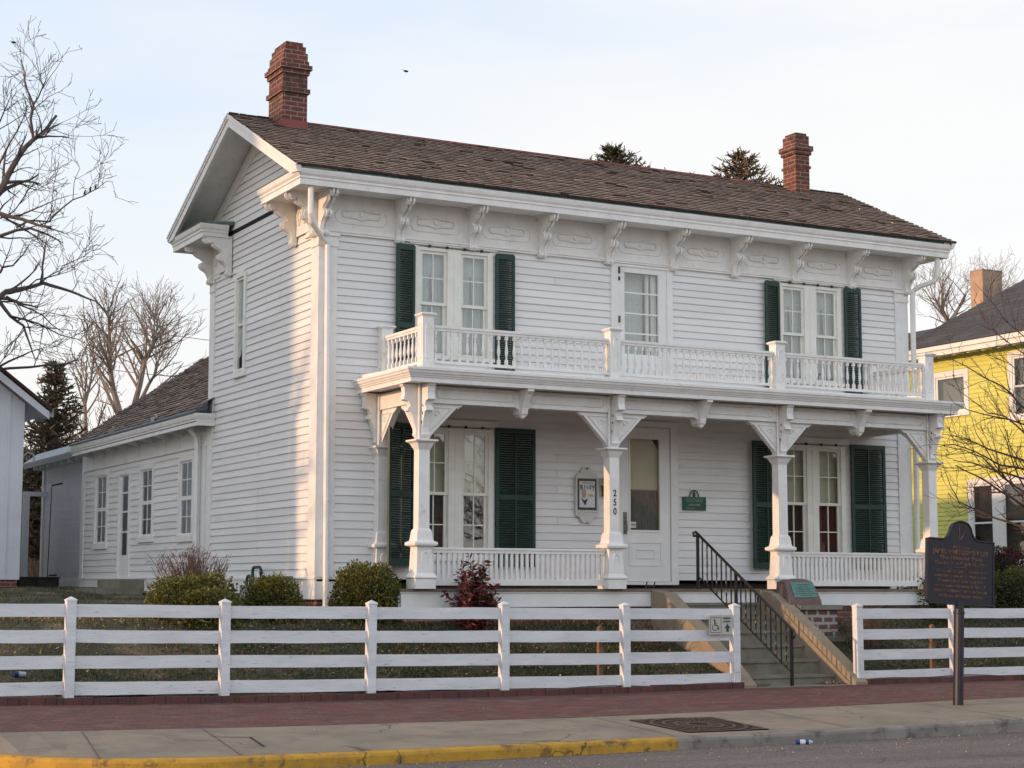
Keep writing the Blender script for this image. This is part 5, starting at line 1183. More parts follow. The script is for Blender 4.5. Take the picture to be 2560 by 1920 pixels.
# ------------------------------------------------------------------ yellow house
yh = thing('yellow_house', (22, 4, -.3), 'bright yellow clapboard house with grey hip roof and white trim at the right', 'house')
YX = 18.5; YG = lambda u, d, z: (YX-d, u, z)
yw = [(7.02, 7.98, 3.96, 4.80), (4.55, 5.52, 3.70, 5.02), (5.25, 6.90, .55, 2.29)]
m = MB(); siding(m, YG, -3, 8.9, -.2, 5.335, .1, yw, lip=.018, tv=.05); m.build('side_wall', [YELW, LAPY], yh)
m = MB(); m.box(YX+.03, 28, -3.0, -2.9, -.3, 5.335); m.box(YX+.03, 28, 8.85, 8.9, -.3, 5.335); m.box(YX-.03, YX+.025, -3.02, -2.85, -.3, 5.335); m.build('end_walls', YELW, yh)
m = MB(); m.box(YX-.03, YX, -3, 8.9, -.45, -.15); m.build('base_board', WHITE, yh)
m = MB(); e0 = YX-.42; m.box(e0, e0+.05, -3.4, 9.25, 5.24, 5.36); m.box(e0-.04, e0+.03, -3.4, 9.25, 5.36, 5.46); m.box(e0+.05, YX, -3.4, 9.25, 5.34, 5.36); m.build('eave_board', TRIM, yh)
y = 8.4
while y > -2.5: m = MB(); m.prism([(e0+.05, 5.34), (e0+.05, 5.27), (e0+.10, 5.21), (e0+.17, 5.22), (e0+.22, 5.27), (YX, 5.25), (YX, 5.34)], 'xz', y, y+.09); m.build('rafter_tail', TRIM, yh); y -= .47
# hip roof: slope .74 from the eave
def hip(m, x0, y0, x1, y1, z, s):
    h = min(x1-x0, y1-y0)/2; zt = z+h*s
    cx0, cx1, cy0, cy1 = x0+h, x1-h, y0+h, y1-h
    A = [Vector(p) for p in ((x0, y0, z), (x1, y0, z), (x1, y1, z), (x0, y1, z))]; B = [Vector(p) for p in ((cx0, cy0, zt), (cx1, cy0, zt), (cx1, cy1, zt), (cx0, cy1, zt))]
    for i in range(4):
        a, b_, c, d = A[i], A[(i+1) % 4], B[(i+1) % 4], B[i]; n = 38
        for k in range(n):
            t0, t1 = k/n, (k+1)/n; p, q = a.lerp(d, t0), b_.lerp(c, t0); p2, q2 = a.lerp(d, t1), b_.lerp(c, t1)
            ns = max(1, int((q-p).length/.6)) if i == 3 else 1
            for j in range(ns):
                tt = ru(.8, 1.2); m.tint = (tt, tt, tt); u0, u1 = j/ns, (j+1)/ns
                r0, r1 = p.lerp(q, u0), p.lerp(q, u1); s0, s1 = p2.lerp(q2, u0), p2.lerp(q2, u1)
                m.poly([r0+Vector((0, 0, .012)), r1+Vector((0, 0, .012)), s1, s0]); m.poly([r0+Vector((0, 0, .012)), r1+Vector((0, 0, .012)), r1, r0])
m = MB(); hip(m, e0-.06, -3.4, 29, 9.05, 5.47, .735); m.build('roof', ASPHSH, yh)
m = MB(); m.prism([(e0, 5.47), (20.3, 6.36), (22.8, 5.3), (22.8, 5.2), (e0, 5.40)], 'xz', 8.9, 16); m.build('rear_roof', ASPHSH, yh)
m = MB(); m.box(YX+.1, 22, 8.9, 15.6, -.3, 5.3); m.build('rear_ell', YELW, yh)
for (a, b_, c, d) in yw:
    cols_ = 2 if (b_-a) > 1.3 else 1
    m = MB(); cw = .12; m.box(YX-.035, YX+.02, a-cw, a, c-.04, d+cw); m.box(YX-.035, YX+.02, b_, b_+cw, c-.04, d+cw); m.box(YX-.035, YX+.02, a, b_, d, d+cw); m.box(YX-.06, YX+.02, a-cw-.03, b_+cw+.03, c-.10, c)
    if cols_ == 2: m.box(YX-.036, YX+.02, (a+b_)/2-.15, (a+b_)/2+.15, c, d)
    w_ = m.build('window', WHITE, yh)
    spans = [(a, b_)] if cols_ == 1 else [(a, (a+b_)/2-.15), ((a+b_)/2+.15, b_)]
    for p, q in spans:
        s = MB(); s.box(YX-.01, YX+.015, p, p+.05, c, d); s.box(YX-.01, YX+.015, q-.05, q, c, d); s.box(YX-.009, YX+.015, p+.05, q-.05, c, c+.05); s.box(YX-.009, YX+.015, p+.05, q-.05, d-.05, d)
        if d-c > 1: s.box(YX-.009, YX+.015, p+.05, q-.05, (c+d)/2-.02, (c+d)/2+.02)
        s.build('sash', WHITE, w_)
        g = MB(); g.poly([(YX+.004, p+.04, c+.04), (YX+.004, q-.04, c+.04), (YX+.004, q-.04, d-.04), (YX+.004, p+.04, d-.04)]); g.build('pane', GLASS, w_)
        k = MB(); k.box(YX+.15, YX+.16, p-.1, q+.1, c-.1, d+.1); k.build('curtain', GRAYC if d > 3 else DRAPE, w_)
cb = on(0, 20.0, 2428, 770); ct = on(0, 20.0, 2428, 680); cf = on(0, 20.0, 2456, 690)
m = MB(); y1_ = cb.y; y0_ = cf.y
m.box(20.0, 20.62, y0_, y1_, 6.2, ct.z); m.box(19.99, 20.63, y0_-.01, y1_+.01, ct.z, ct.z+.02); m.build('chimney', STUCCO, yh)
m = MB(); m.tube([(YX-.12, 9.0, 5.3), (YX-.12, 9.0, -.3)], .06, 6); m.build('downspout', WHITE, yh)

# ------------------------------------------------------------------ garage, outbuilding at left
GY = 11.9
gr = thing('white_garage', (-4.5, 14, -.1), 'white vertical-board garage with dark brown roof at the left edge', 'garage')
m = MB(); gx1 = -1.42; gx0 = -5.8; ez = 3.42; pk = 6.0; cxm = (gx0+gx1)/2
sl_ = (4.03-3.49)/(-1.5+1.92)*-1    # slope of the rake, per metre of x
sl_ = .76
m.prism([(gx0, .12), (gx1, .12), (gx1, ez+.15), (cxm, ez+.15+sl_*(gx1-cxm)), (gx0, ez+.15)], 'xz', GY, GY+.06)
m.box(gx1-.06, gx1-.003, GY+.062, GY+8, .12, ez+.1); m.build('board_wall', GARW, gr)
m = MB(); x = gx1-.32
while x > gx0: m.box(x, x+.05, GY-.02, GY, .12, ez+.2+sl_*max(0, min(gx1-x, x-gx0))-.12); x -= .42
m.build('batten', GARW, gr)
m = MB(); m.box(gx0, gx1-.04, GY+.02, GY+8, -.5, .12); m.build('foundation', BRICK, gr)
ov = .40
m = MB()
for s in (1, -1):
    f = (lambda x: x) if s == 1 else (lambda x: 2*cxm-x)
    m.prism([(f(gx1+ov), ez-.02), (f(cxm), ez+sl_*(gx1+ov-cxm)-.02+.0), (f(cxm), ez+sl_*(gx1+ov-cxm)-.20), (f(gx1+ov), ez-.17)], 'xz', GY-.35, GY-.31)
    m.prism([(f(gx1+ov), ez-.03), (f(cxm), ez+sl_*(gx1+ov-cxm)-.03), (f(cxm), ez+sl_*(gx1+ov-cxm)-.06), (f(gx1+ov), ez-.06)], 'xz', GY-.31, GY+8)
m.build('rake_board', GARW, gr)
m = MB()
for s in (1, -1):
    f = (lambda x: x) if s == 1 else (lambda x: 2*cxm-x)
    m.prism([(f(gx1+ov+.05), ez-.03), (f(cxm), ez+sl_*(gx1+ov+.05-cxm)-.02), (f(cxm), ez+sl_*(gx1+ov-cxm)+.08), (f(gx1+ov+.05), ez+.05)], 'xz', GY-.38, GY+8.2)
m.build('roof', BROWNR, gr)
m = MB(); m.tube([(gx1+.02, GY+.1, 2.55), (gx1+.12, GY+.1, 2.62), (gx1+.22, GY+.1, 2.58), (gx1+.24, GY+.1, 2.42)], .02, 6); m.build('lamp_arm', METERG, gr)
m = MB(); m.box(gx1+ov, gx1+ov+.10, GY-.30, GY+.8, ez-.12, ez+.02); m.build('gutter', METERG, gr)
ob_ = thing('tan_outbuilding', (1.5, 26, 0), 'low tan-sided outbuilding with brown shingled roof glimpsed between garage and lean-to', 'outbuilding')
m = MB(); m.box(-1.5, 6, 26, 30, -.1, 2.6); m.build('walls', TANB, ob_)
m = MB(); m.box(.55, 1.7, 25.96, 26, 0, 1.9); m.build('dark_door', mat('brown_boards', (.05, .035, .026), .9, var=(.03, .022, .018), vscale=5, stretch=(4, 4, .5)), ob_)
m = MB(); m.prism([(25.6, 2.55), (28, 3.9), (30.4, 2.55), (30.4, 2.45), (25.6, 2.45)], 'yz', -1.9, 6.4); m.build('roof', SHING, ob_)

# ------------------------------------------------------------------ vegetation
def wander(p, d, L_, n, wob, up=.0):
    pts = [Vector(p)]; d = Vector(d).normalized()
    for i in range(n):
        d = (d+Vector((ru(-wob, wob), ru(-wob, wob), ru(-wob, wob)+up))).normalized(); pts.append(pts[-1]+d*(L_/n))
    return pts
def rotdir(t, ang):
    o = t.orthogonal().normalized(); o = (Matrix.Rotation(rnd()*2*math.pi, 3, t) @ o); return (t*math.cos(ang)+o*math.sin(ang)).normalized()
def branch(mb, pts, r0, r1, lvl, maxl, dens, lenf, up=.12, wob=.22, minr=.004, angr=(32, 62)):
    n = len(pts); rad = [max(minr, r0+(r1-r0)*i/(n-1)) for i in range(n)]
    mb.tube(pts, rad, 7 if r0 > .08 else 5 if r0 > .025 else 3, cap=False)
    if lvl >= maxl: return
    L_ = sum((pts[i+1]-pts[i]).length for i in range(n-1)); k = max(1, int(L_*dens[lvl]+rnd()))
    for j in range(k):
        t = ru(.12, 1.0); f = t*(n-1); i = min(n-2, int(f)); p = pts[i].lerp(pts[i+1], f-i); tg_ = (pts[i+1]-pts[i]).normalized()
        d = rotdir(tg_, R(ru(*angr))); d = (d+Vector((0, 0, up))).normalized()
        cl = lenf[lvl]*ru(.55, 1.2)*(1.15-.55*t)
        rr = rad[i]*ru(.45, .65); branch(mb, wander(p, d, cl, 5 if lvl < 2 else 4, wob, up*.25), rr, rr*.3, lvl+1, maxl, dens, lenf, up, wob, minr, angr)
def traced(mb, pix, depth, r0, r1, maxl, dens, lenf, jit=.5, **kw):
    pts = []; dd = depth; drift = ru(-.15, .15)
    for i, p in enumerate(pix):
        dd += drift+ru(-jit, jit)*.35 if i else 0
        pts.append(at(p[0], p[1], dd))
    # subdivide with wobble
    o = [pts[0]]
    for a, b_ in zip(pts, pts[1:]):
        L_ = (b_-a).length; m_ = a.lerp(b_, .5)+Vector((ru(-1, 1), ru(-1, 1), ru(-1, 1)))*L_*.04; o += [m_, b_]
    branch(mb, o, r0, r1, 0, maxl, dens, lenf, **kw); return o
T = lambda L_: [(x/3.456, 100+y/3.456) for x, y in L_]
Q = lambda L_: [(x/4.608, 560+y/4.608) for x, y in L_]
C4 = lambda L_: [(x/3.456, 880+y/3.456) for x, y in L_]
# big bare tree whose trunk stands outside the left edge
DT = 34
tr = thing('bare_tree', at(-190, 1440, DT), 'large bare tree reaching in from the left edge, its dark limbs against the sky', 'tree')
m = MB(); tp = [at(-190, 1460, DT), at(-185, 1150, DT), at(-160, 900, DT), at(-130, 720, DT), at(-90, 600, DT), at(-40, 530, DT)]
m.tube(tp, [.42, .36, .32, .28, .20, .13], 10); m.tube([tp[3], at(-150, 560, DT+.4), at(-120, 420, DT+.6), at(-90, 300, DT+.8)], [.24, .18, .12, .07], 8); m.build('trunk', BARK, tr)
m = MB(); dn = (3.4, 4.0, 4.4); ln = (1.05, .58, .33)
kw = dict(maxl=3, dens=dn, lenf=ln, minr=.0046)
lim = [(T([(-140, 1500), (0, 1310), (70, 1170), (180, 980), (290, 860), (400, 770), (490, 650)]), .13, .035), (T([(290, 860), (265, 680), (290, 560), (220, 400), (215, 280), (180, 170)]), .05, .012),
       (T([(290, 560), (370, 400), (400, 330), (370, 190)]), .03, .008), (T([(400, 780), (470, 740), (540, 710)]), .025, .012), (T([(450, 765), (580, 820), (700, 830)]), .015, .006),
       (T([(-140, 1480), (0, 1500), (150, 1540), (250, 1570), (330, 1600), (440, 1615)]), .08, .03), (Q([(-140, 200), (0, 140), (200, 70), (350, 50), (500, 100), (640, 170), (730, 220)]), .07, .012),
       (Q([(-200, 1010), (0, 850), (70, 780), (300, 740), (500, 680), (700, 740), (900, 810), (1100, 890), (1230, 1010)]), .11, .012), (Q([(-200, 700), (0, 900), (120, 1060), (270, 1170), (350, 1400), (410, 1570)]), .08, .012),
       (Q([(120, 1060), (450, 1150), (700, 1280), (950, 1340)]), .04, .01), (Q([(70, 830), (250, 940), (500, 1060), (730, 1250)]), .04, .012),
       (T([(140, 1620), (250, 1560), (420, 1570), (540, 1450), (630, 1380), (720, 1350), (830, 1290), (920, 1220), (980, 1225)]), .04, .007), (T([(630, 1380), (640, 1230), (690, 1110), (665, 1040)]), .016, .005),
       (Q([(-150, 1740), (0, 1640), (200, 1540), (330, 1480), (470, 1440)]), .05, .012), (Q([(-150, 1700), (350, 1650), (600, 1610), (750, 1620), (900, 1560)]), .05, .01), (T([(-140, 900), (0, 700), (60, 560), (105, 420)]), .04, .008),
       (T([(-140, 1300), (0, 1060), (90, 880), (190, 700), (240, 560)]), .045, .01), (T([(70, 1170), (180, 1110), (280, 1100)]), .03, .008), (T([(-60, 1560), (120, 1480), (240, 1300), (330, 1180), (340, 960)]), .03, .006),
       (Q([(-100, 560), (0, 560), (30, 500), (150, 480), (260, 360), (330, 250)]), .05, .012), (Q([(300, 740), (420, 640), (600, 600), (680, 580), (720, 480), (860, 420), (980, 360), (1050, 260)]), .03, .006), (Q([(680, 580), (820, 540), (900, 450), (1010, 380)]), .015, .005)]
birdpts = None
for i, (L_, a, b_) in enumerate(lim):
    o = traced(m, L_, DT, a*.62, b_*.7, jit=.25, **kw)
    if i == 11: birdpts = o
m.build('crown', BARK, tr)
def near_px(pts, px):
    best = None
    for a, c_ in zip(pts, pts[1:]):
        for q_ in range(11):
            p = a.lerp(c_, q_/10); d = p-CAM; x = 1280+FPX*d.dot(RT)/d.dot(FWD)
            if best is None or abs(x-px) < best[0]: best = (abs(x-px), p)
    return best[1]
for k, (f, lab) in enumerate(((212, 'lowest'), (225, 'middle'), (239, 'highest'))):
    p = near_px(birdpts, f)+Vector((0, 0, .02))
    b_ = thing('small_bird', p, '%s of three small dark birds perched on the thin outer branch at left' % lab, 'bird', 'birds perched on the branch')
    m = MB(); m.ico(p+Vector((0, 0, .03)), .026, 8, 6, (.8, .8, 1.5)); m.ico(p+Vector((.012, 0, .075)), .017, 6, 5); m.prism([(p.x-.015, p.z+.01), (p.x-.008, p.z+.015), (p.x-.03, p.z-.045), (p.x-.04, p.z-.04)], 'xz', p.y-.008, p.y+.008); m.prism([(p.x+.026, p.z+.078), (p.x+.026, p.z+.070), (p.x+.04, p.z+.073)], 'xz', p.y-.005, p.y+.005); m.build('body', BIRDM, b_)
for (px, py, lab) in ((34, 106, 'tiny dark bird flying at the upper left corner of the sky'), (1015, 178, 'tiny dark bird flying in the sky right of the large chimney')):
    p = at(px, py, 60); b_ = thing('flying_bird', p, lab, 'bird'); m = MB(); m.ico(p, .05, 6, 5, (1.8, .8, .8)); m.poly([p, p+Vector((-.14, 0, .05)), p+Vector((-.10, .06, .04))]); m.poly([p, p+Vector((.14, 0, .05)), p+Vector((.10, .06, .04))]); m.build('body', BIRDM, b_)
# two slimmer bare trees behind the wing
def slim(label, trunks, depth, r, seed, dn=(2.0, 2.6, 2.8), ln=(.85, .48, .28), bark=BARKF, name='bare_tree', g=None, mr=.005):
    random.seed(seed); t = thing(name, at(trunks[0][0][0], 1475, depth), label, 'tree', g); m = MB(); c = MB()
    for k, L_ in enumerate(trunks):
        rr = r*(1 if k == 0 else .6)
        pts = [at(p[0], p[1], depth+ru(-.3, .3)) for p in L_]
        if k == 0: pts = [Vector((pts[0].x, pts[0].y, -.1))]+pts
        n_ = len(pts); m.tube(pts, [rr*(1-.85*i/(n_-1)) for i in range(n_)], 7)
        for i in range(1, n_-1) if len(L_) > 2 else ():
            a, b_ = pts[i], pts[i+1]; tg_ = (b_-a).normalized(); rad = rr*(1-.85*i/(n_-1))
            for j in range(7 if i > 1 else 3):
                p = a.lerp(b_, rnd()); d = rotdir(tg_, R(ru(30, 65))); d = (d+Vector((0, 0, .35))).normalized()
                branch(c, wander(p, d, ru(.8, 1.7)*(1.2-.85*i/n_), 6, .18, .02), rad*.5, .009, 0, 3, dn, ln, up=.22, minr=mr)
        branch(c, wander(pts[-1], (pts[-1]-pts[-2]), .5, 4, .15, .05), rr*.15, .008, 0, 3, dn, ln, up=.2, minr=mr)
    m.build('trunk', bark, t); c.build('crown', bark, t); return t
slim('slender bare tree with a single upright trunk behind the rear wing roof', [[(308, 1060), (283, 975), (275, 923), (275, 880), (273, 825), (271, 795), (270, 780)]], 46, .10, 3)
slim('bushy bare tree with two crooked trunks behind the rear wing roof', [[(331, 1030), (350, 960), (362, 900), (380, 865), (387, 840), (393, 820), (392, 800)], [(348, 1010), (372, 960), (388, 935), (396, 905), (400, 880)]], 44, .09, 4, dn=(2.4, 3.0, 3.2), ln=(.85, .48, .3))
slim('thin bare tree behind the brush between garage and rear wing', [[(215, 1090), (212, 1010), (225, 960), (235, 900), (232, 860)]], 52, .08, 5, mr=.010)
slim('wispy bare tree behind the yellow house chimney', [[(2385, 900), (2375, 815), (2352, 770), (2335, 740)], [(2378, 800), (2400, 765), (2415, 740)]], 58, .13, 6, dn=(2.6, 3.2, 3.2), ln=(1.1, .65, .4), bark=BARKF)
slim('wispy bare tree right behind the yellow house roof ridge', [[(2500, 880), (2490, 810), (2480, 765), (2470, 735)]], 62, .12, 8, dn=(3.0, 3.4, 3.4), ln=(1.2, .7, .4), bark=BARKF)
# bare tree reaching in from the right
random.seed(21)
A2 = lambda L_: [(1920+x/3.456, 700+y/3.456) for x, y in L_]
A3 = lambda L_: [(1920+x/3.456, 1160+y/3.456) for x, y in L_]
DR = 21.5
t5 = thing('ornamental_tree', at(2740, 1560, DR), 'dark twiggy bare tree spreading in from the right edge in front of the yellow house', 'tree')
m = MB(); pb = at(2740, 1500, DR); m.tube([Vector((pb.x, pb.y, zyard(pb.x, pb.y)-.1)), at(2735, 1420, DR), at(2720, 1330, DR), at(2715, 1200, DR), at(2700, 1000, DR), at(2690, 800, DR)], [.10, .095, .085, .06, .04, .02], 8); m.build('trunk', BARKR, t5)
m = MB(); kw = dict(maxl=2, dens=(5.5, 6.5), lenf=(.55, .26), minr=.0028, up=.28)
for L_, a, b_ in ((A2([(2750, 1500), (2450, 1320), (2212, 1110), (2100, 980), (1900, 860), (1700, 740), (1560, 670)]), .020, .004), (A2([(2750, 1500), (2450, 1420), (2212, 1320), (2050, 1180), (1900, 1150), (1750, 1030), (1700, 990)]), .018, .004),
                  (A2([(2750, 1700), (2212, 1560), (1900, 1460), (1700, 1370), (1500, 1330)]), .020, .004), (A3([(2750, 450), (2400, 400), (2212, 370), (2000, 230), (1800, 100), (1620, 10)]), .026, .006), (A3([(2750, 700), (2400, 600), (2212, 555), (2000, 480), (1800, 400), (1650, 330), (1580, 200), (1530, 60)]), .022, .005),
                  (A2([(2750, 900), (2400, 760), (2212, 640), (2100, 560), (1950, 440), (1850, 390)]), .013, .004), (A2([(2700, 800), (2400, 620), (2212, 490), (2050, 350), (1960, 220), (1860, 110)]), .013, .003), (A2([(2750, 1400), (2300, 1100), (2212, 900), (2130, 760), (2000, 640), (1960, 560)]), .014, .003),
                  (A2([(2750, 1650), (2212, 1250), (1950, 1180), (1720, 1120), (1600, 1060)]), .016, .003), (A2([(2750, 1690), (2300, 1659), (2000, 1600), (1780, 1480), (1600, 1420), (1480, 1440)]), .020, .004), (A3([(2500, 420), (2212, 250), (2000, 90), (1850, -60), (1700, -120), (1500, -160)]), .018, .004),
                  (A3([(2212, 300), (2050, 120), (1900, -100), (1800, -260), (1760, -400)]), .013, .003), (A3([(2212, 200), (2120, 0), (2060, -200), (1980, -350)]), .013, .003), (A2([(2750, 1800), (2212, 1720), (1950, 1640), (1760, 1580), (1600, 1560)]), .02, .005), (A3([(1900, 420), (1800, 380), (1700, 380), (1590, 360)]), .01, .004)):
    traced(m, L_, DR, a, b_, jit=.12, **kw)
m.build('crown', BARKR, t5)
random.seed(33)
# conifers: whorled limbs carrying needle sprays
def conifer(label, px, py, depth, wpx, seed, nm, ntr, dense, zlow=2.0, name='spruce_tree'):
    random.seed(seed); top = at(px, py, depth); t = thing(name, (top.x, top.y, -.1), label, 'tree'); H = top.z
    rate = wpx/FPX*depth/ (ntr)      # spread per metre below the top
    m = MB(); m.tube([(top.x, top.y, -.2), (top.x, top.y, H*.5), (top.x, top.y, H)], [.28, .16, .015], 7); m.build('trunk', BARK, t)
    c = MB(); z = H-.15
    while z > zlow:
        rr = min((H-z)*rate+.12, 3.4)
        for k in range(dense):
            a = rnd()*6.283; d = Vector((math.cos(a), math.sin(a), ru(-.1, .45))); L_ = rr*ru(.55, 1.15); p = Vector((top.x, top.y, z+ru(-.1, .1)))
            pts = wander(p, d, L_, 4, .10, .05)
            c.tint = (.55, .5, .45); c.tube(pts, [.02, .015, .01, .006, .004], 3, cap=False)
            n_ = int(L_*20)+5
            for j in range(n_):
                f = (.12+.88*j/n_)*4; i = min(3, int(f)); q = pts[i].lerp(pts[i+1], f-i); tg_ = (pts[i+1]-pts[i]).normalized()
                dd = (tg_*ru(.2, 1)+Vector((ru(-1, 1), ru(-1, 1), ru(-.5, .7)))*.8).normalized(); l = ru(.10, .22); s = dd.orthogonal().normalized()*.022; s = Matrix.Rotation(rnd()*3, 3, dd) @ s
                tt = ru(.5, 1.6); c.tint = (tt*ru(.9, 1.3), tt, tt*ru(.8, 1.05)); c.poly([q-s, q+s, q+s*.5+dd*l, q-s*.5+dd*l])
        z -= ru(.12, .20)
    c.build('crown', nm, t); return t
conifer('dark dense evergreen tip rising behind the middle of the roof ridge', 1533, 366, 48, 64, 11, NEEDLE, .80, 20, zlow=8)
conifer('sparse evergreen tip rising behind the roof ridge beside the small chimney', 1848, 380, 50, 74, 12, NEEDLEB, .95, 12, zlow=8)
conifer('brownish spruce tree standing between the garage and the rear wing', 140, 905, 44, 95, 13, NEEDLEB, 2.3, 14, zlow=.6)
random.seed(44)
# reddish brush behind (uncountable thicket)
m = MB()
for k in range(340):
    px = ru(20, 330); d = ru(47, 58); p = at(px, 1475, d); p.z = -.1; hgt = ru(1.6, 3.6) if px < 200 else ru(1.6, 3.0)
    branch(m, wander(p, (ru(-.3, .3), ru(-.3, .3), 1), hgt, 5, .12, .05), .025, .008, 0, 2, (2.6, 3), (.9, .45), up=.5, minr=.009)
tag(m.build('brush_thicket', TWIGR), 'reddish brown tangle of bare brush behind the garage and rear wing', 'brush', kind='stuff')
# bare far-off treeline
m = MB()
for k in range(60):
    px = ru(-60, 420); d = ru(70, 95); p = at(px, 1475, d); p.z = -.1
    branch(m, wander(p, (ru(-.15, .15), ru(-.15, .15), 1), ru(4, 7.5), 6, .08, .05), .09, .02, 0, 3, (1.6, 2.0, 2.2), (2.0, 1.1, .6), up=.5, minr=.013)
tag(m.build('distant_treeline', TWIGR), 'hazy distant line of bare trees low on the left horizon', 'treeline', kind='stuff')
# clipped shrubs
def leaves(c, n, ctr, rx, ry, rz, size, shell=.55, tl=(.65, 1.35), top=None, boxy=3.0, warm=0):
    for k in range(n):
        while True:
            u = Vector((ru(-1, 1), ru(-1, 1), ru(-1, 1))); q = (abs(u.x)**boxy+abs(u.y)**boxy+abs(u.z)**boxy)
            if shell**boxy < q < 1: break
        bump = 1+.11*math.sin(u.x*6+ctr[0]*3)*math.sin(u.z*5+u.y*5+ctr[0])+ru(-.04, .08)
        p = Vector((ctr[0]+u.x*rx*bump, ctr[1]+u.y*ry*bump, ctr[2]+u.z*rz*bump))
        d = (u+Vector((ru(-1, 1), ru(-1, 1), ru(-.6, 1.2)))*.8).normalized(); s = d.orthogonal().normalized(); s = Matrix.Rotation(rnd()*3.14, 3, d) @ s
        l = size*ru(.6, 1.4); t = ru(*tl); c.tint = (t*ru(.95, 1.2)*(1+warm*rnd()), t, t*ru(.8, 1)); w_ = l*.38
        c.poly([p-s*w_*.5, p+d*l*.5+s*w_*0-s*w_, p+d*l, p+d*l*.5+s*w_])
def hedge(label, blobs, mats_, n, size=.035, group='clipped hedges along the house', name='clipped_shrub', stems=True):
    x, y = blobs[0][0], blobs[0][1]; g = min(b_[2]-b_[5] for b_ in blobs); t = thing(name, (x, y, zyard(x, y)), label, 'shrub', group)
    c = MB(); 
    for (bx, by, bz, rx, ry, rz) in blobs: leaves(c, int(n), (bx, by, bz), rx, ry, rz, size)
    for (bx, by, bz, rx, ry, rz) in blobs:
        for q in range(90):
            a = rnd()*6.28; e = ru(-.2, 1.3); d = Vector((math.cos(a)*math.cos(e), math.sin(a)*math.cos(e), math.sin(e))); p = Vector((bx+d.x*rx*.9, by+d.y*ry*.9, bz+d.z*rz*.9)); l = ru(.05, .15)
            d = (d+Vector((ru(-.4, .4), ru(-.4, .4), ru(0, .5)))).normalized(); c.tint = (.5, .45, .4); c.tube([p, p+d*l], [.003, .0015], 3, cap=False)
            for z_ in range(7):
                f_ = rnd(); u2 = Vector((ru(-1, 1), ru(-1, 1), ru(-.2, 1))).normalized(); s2 = u2.orthogonal().normalized(); tt = ru(.7, 1.6); c.tint = (tt*1.1, tt, tt*.9); p2 = p+d*l*f_; c.poly([p2, p2+u2*size*.5-s2*size*.3, p2+u2*size, p2+u2*size*.5+s2*size*.3])
    c.build('foliage', mats_, t)
    s = MB()
    for (bx, by, bz, rx, ry, rz) in blobs:
        for k in range(14): s.tube(wander((bx+ru(-.08, .08), by+ru(-.08, .08), zyard(bx, by)-.03), (ru(-.8, .8), ru(-.8, .8), 1), rz*1.6, 4, .2), [.012, .01, .007, .004, .003], 4, cap=False)
        s.ico((bx, by, bz), 1, 10, 7, (rx*.72, ry*.72, rz*.75))
    s.build('stems', mat('shrub_core', (.014, .014, .007), .95) if 'shrub_core' not in MATS else MATS['shrub_core'], t); return t
hedge('large double-mounded yellow-green clipped shrub at left, in front of the bare bush', [(-2.28, -.95, -.26, .36, .40, .36), (-1.86, -.75, -.22, .38, .40, .36), (-2.00, -1.30, -.35, .42, .30, .30)], BOX, 5200)
hedge('smaller yellow-green clipped shrub between gas meter and downspout', [(-1.0, -.95, -.24, .35, .36, .35)], BOX, 6500)
hedge('tall rounded yellow-green clipped shrub right of the corner downspout', [(.27, -1.15, -.12, .41, .41, .40)], BOX, 8500)
hedge('olive green shrub at the right end of the porch, left of the dark marker', [(10.15, -1.35, -.15, .62, .5, .36), (10.6, -1.2, -.02, .4, .4, .3)], BOXD, 5200)
hedge('rounded green shrub at the right edge, under the dark reddish shrub', [(11.95, -1.2, -.12, .50, .5, .40), (12.7, -1.1, -.1, .5, .5, .42)], BOXD, 5200)
hedge('dark reddish shrub behind the green shrub at the right edge', [(12.5, -.2, .28, .50, .45, .40)], REDL, 5200, group=None)
# burgundy leafy shrub
t = thing('burgundy_shrub', (1.85, -1.75, zyard(1.85, -1.75)), 'burgundy leaved spiky shrub in front of the left porch railing', 'shrub')
c = MB(); s = MB()
for k in range(85):
    a = rnd()*6.28; lean = ru(.05, .85); hgt = ru(.45, .92)*(1.15-lean*.6); p = Vector((1.62+ru(-.06, .06), -1.75+ru(-.06, .06), zyard(1.62, -1.75)-.03))
    if k < 3: hgt = 1.12-k*.08; lean = .05
    pts = wander(p, (math.cos(a)*lean, math.sin(a)*lean, 1), hgt, 5, .10, .0); s.tube(pts, [.009, .008, .007, .005, .004, .002], 4, cap=False)
    for j in range(int(hgt*85)):
        f = (.2+.8*rnd())*5; i = min(4, int(f)); q = pts[i].lerp(pts[i+1], f-i); d = Vector((ru(-1, 1), ru(-1, 1), ru(-.5, .8))).normalized(); sd2 = d.orthogonal().normalized(); sd2 = Matrix.Rotation(rnd()*3, 3, d) @ sd2
        l = ru(.06, .12); tt = ru(.5, 1.9); c.tint = (tt*ru(.8, 1.4), tt*ru(.8, 1.2), tt); c.poly([q, q+d*l*.5-sd2*l*.17, q+d*l, q+d*l*.5+sd2*l*.17])
c.build('foliage', REDL, t); s.build('stems', BARKR, t)
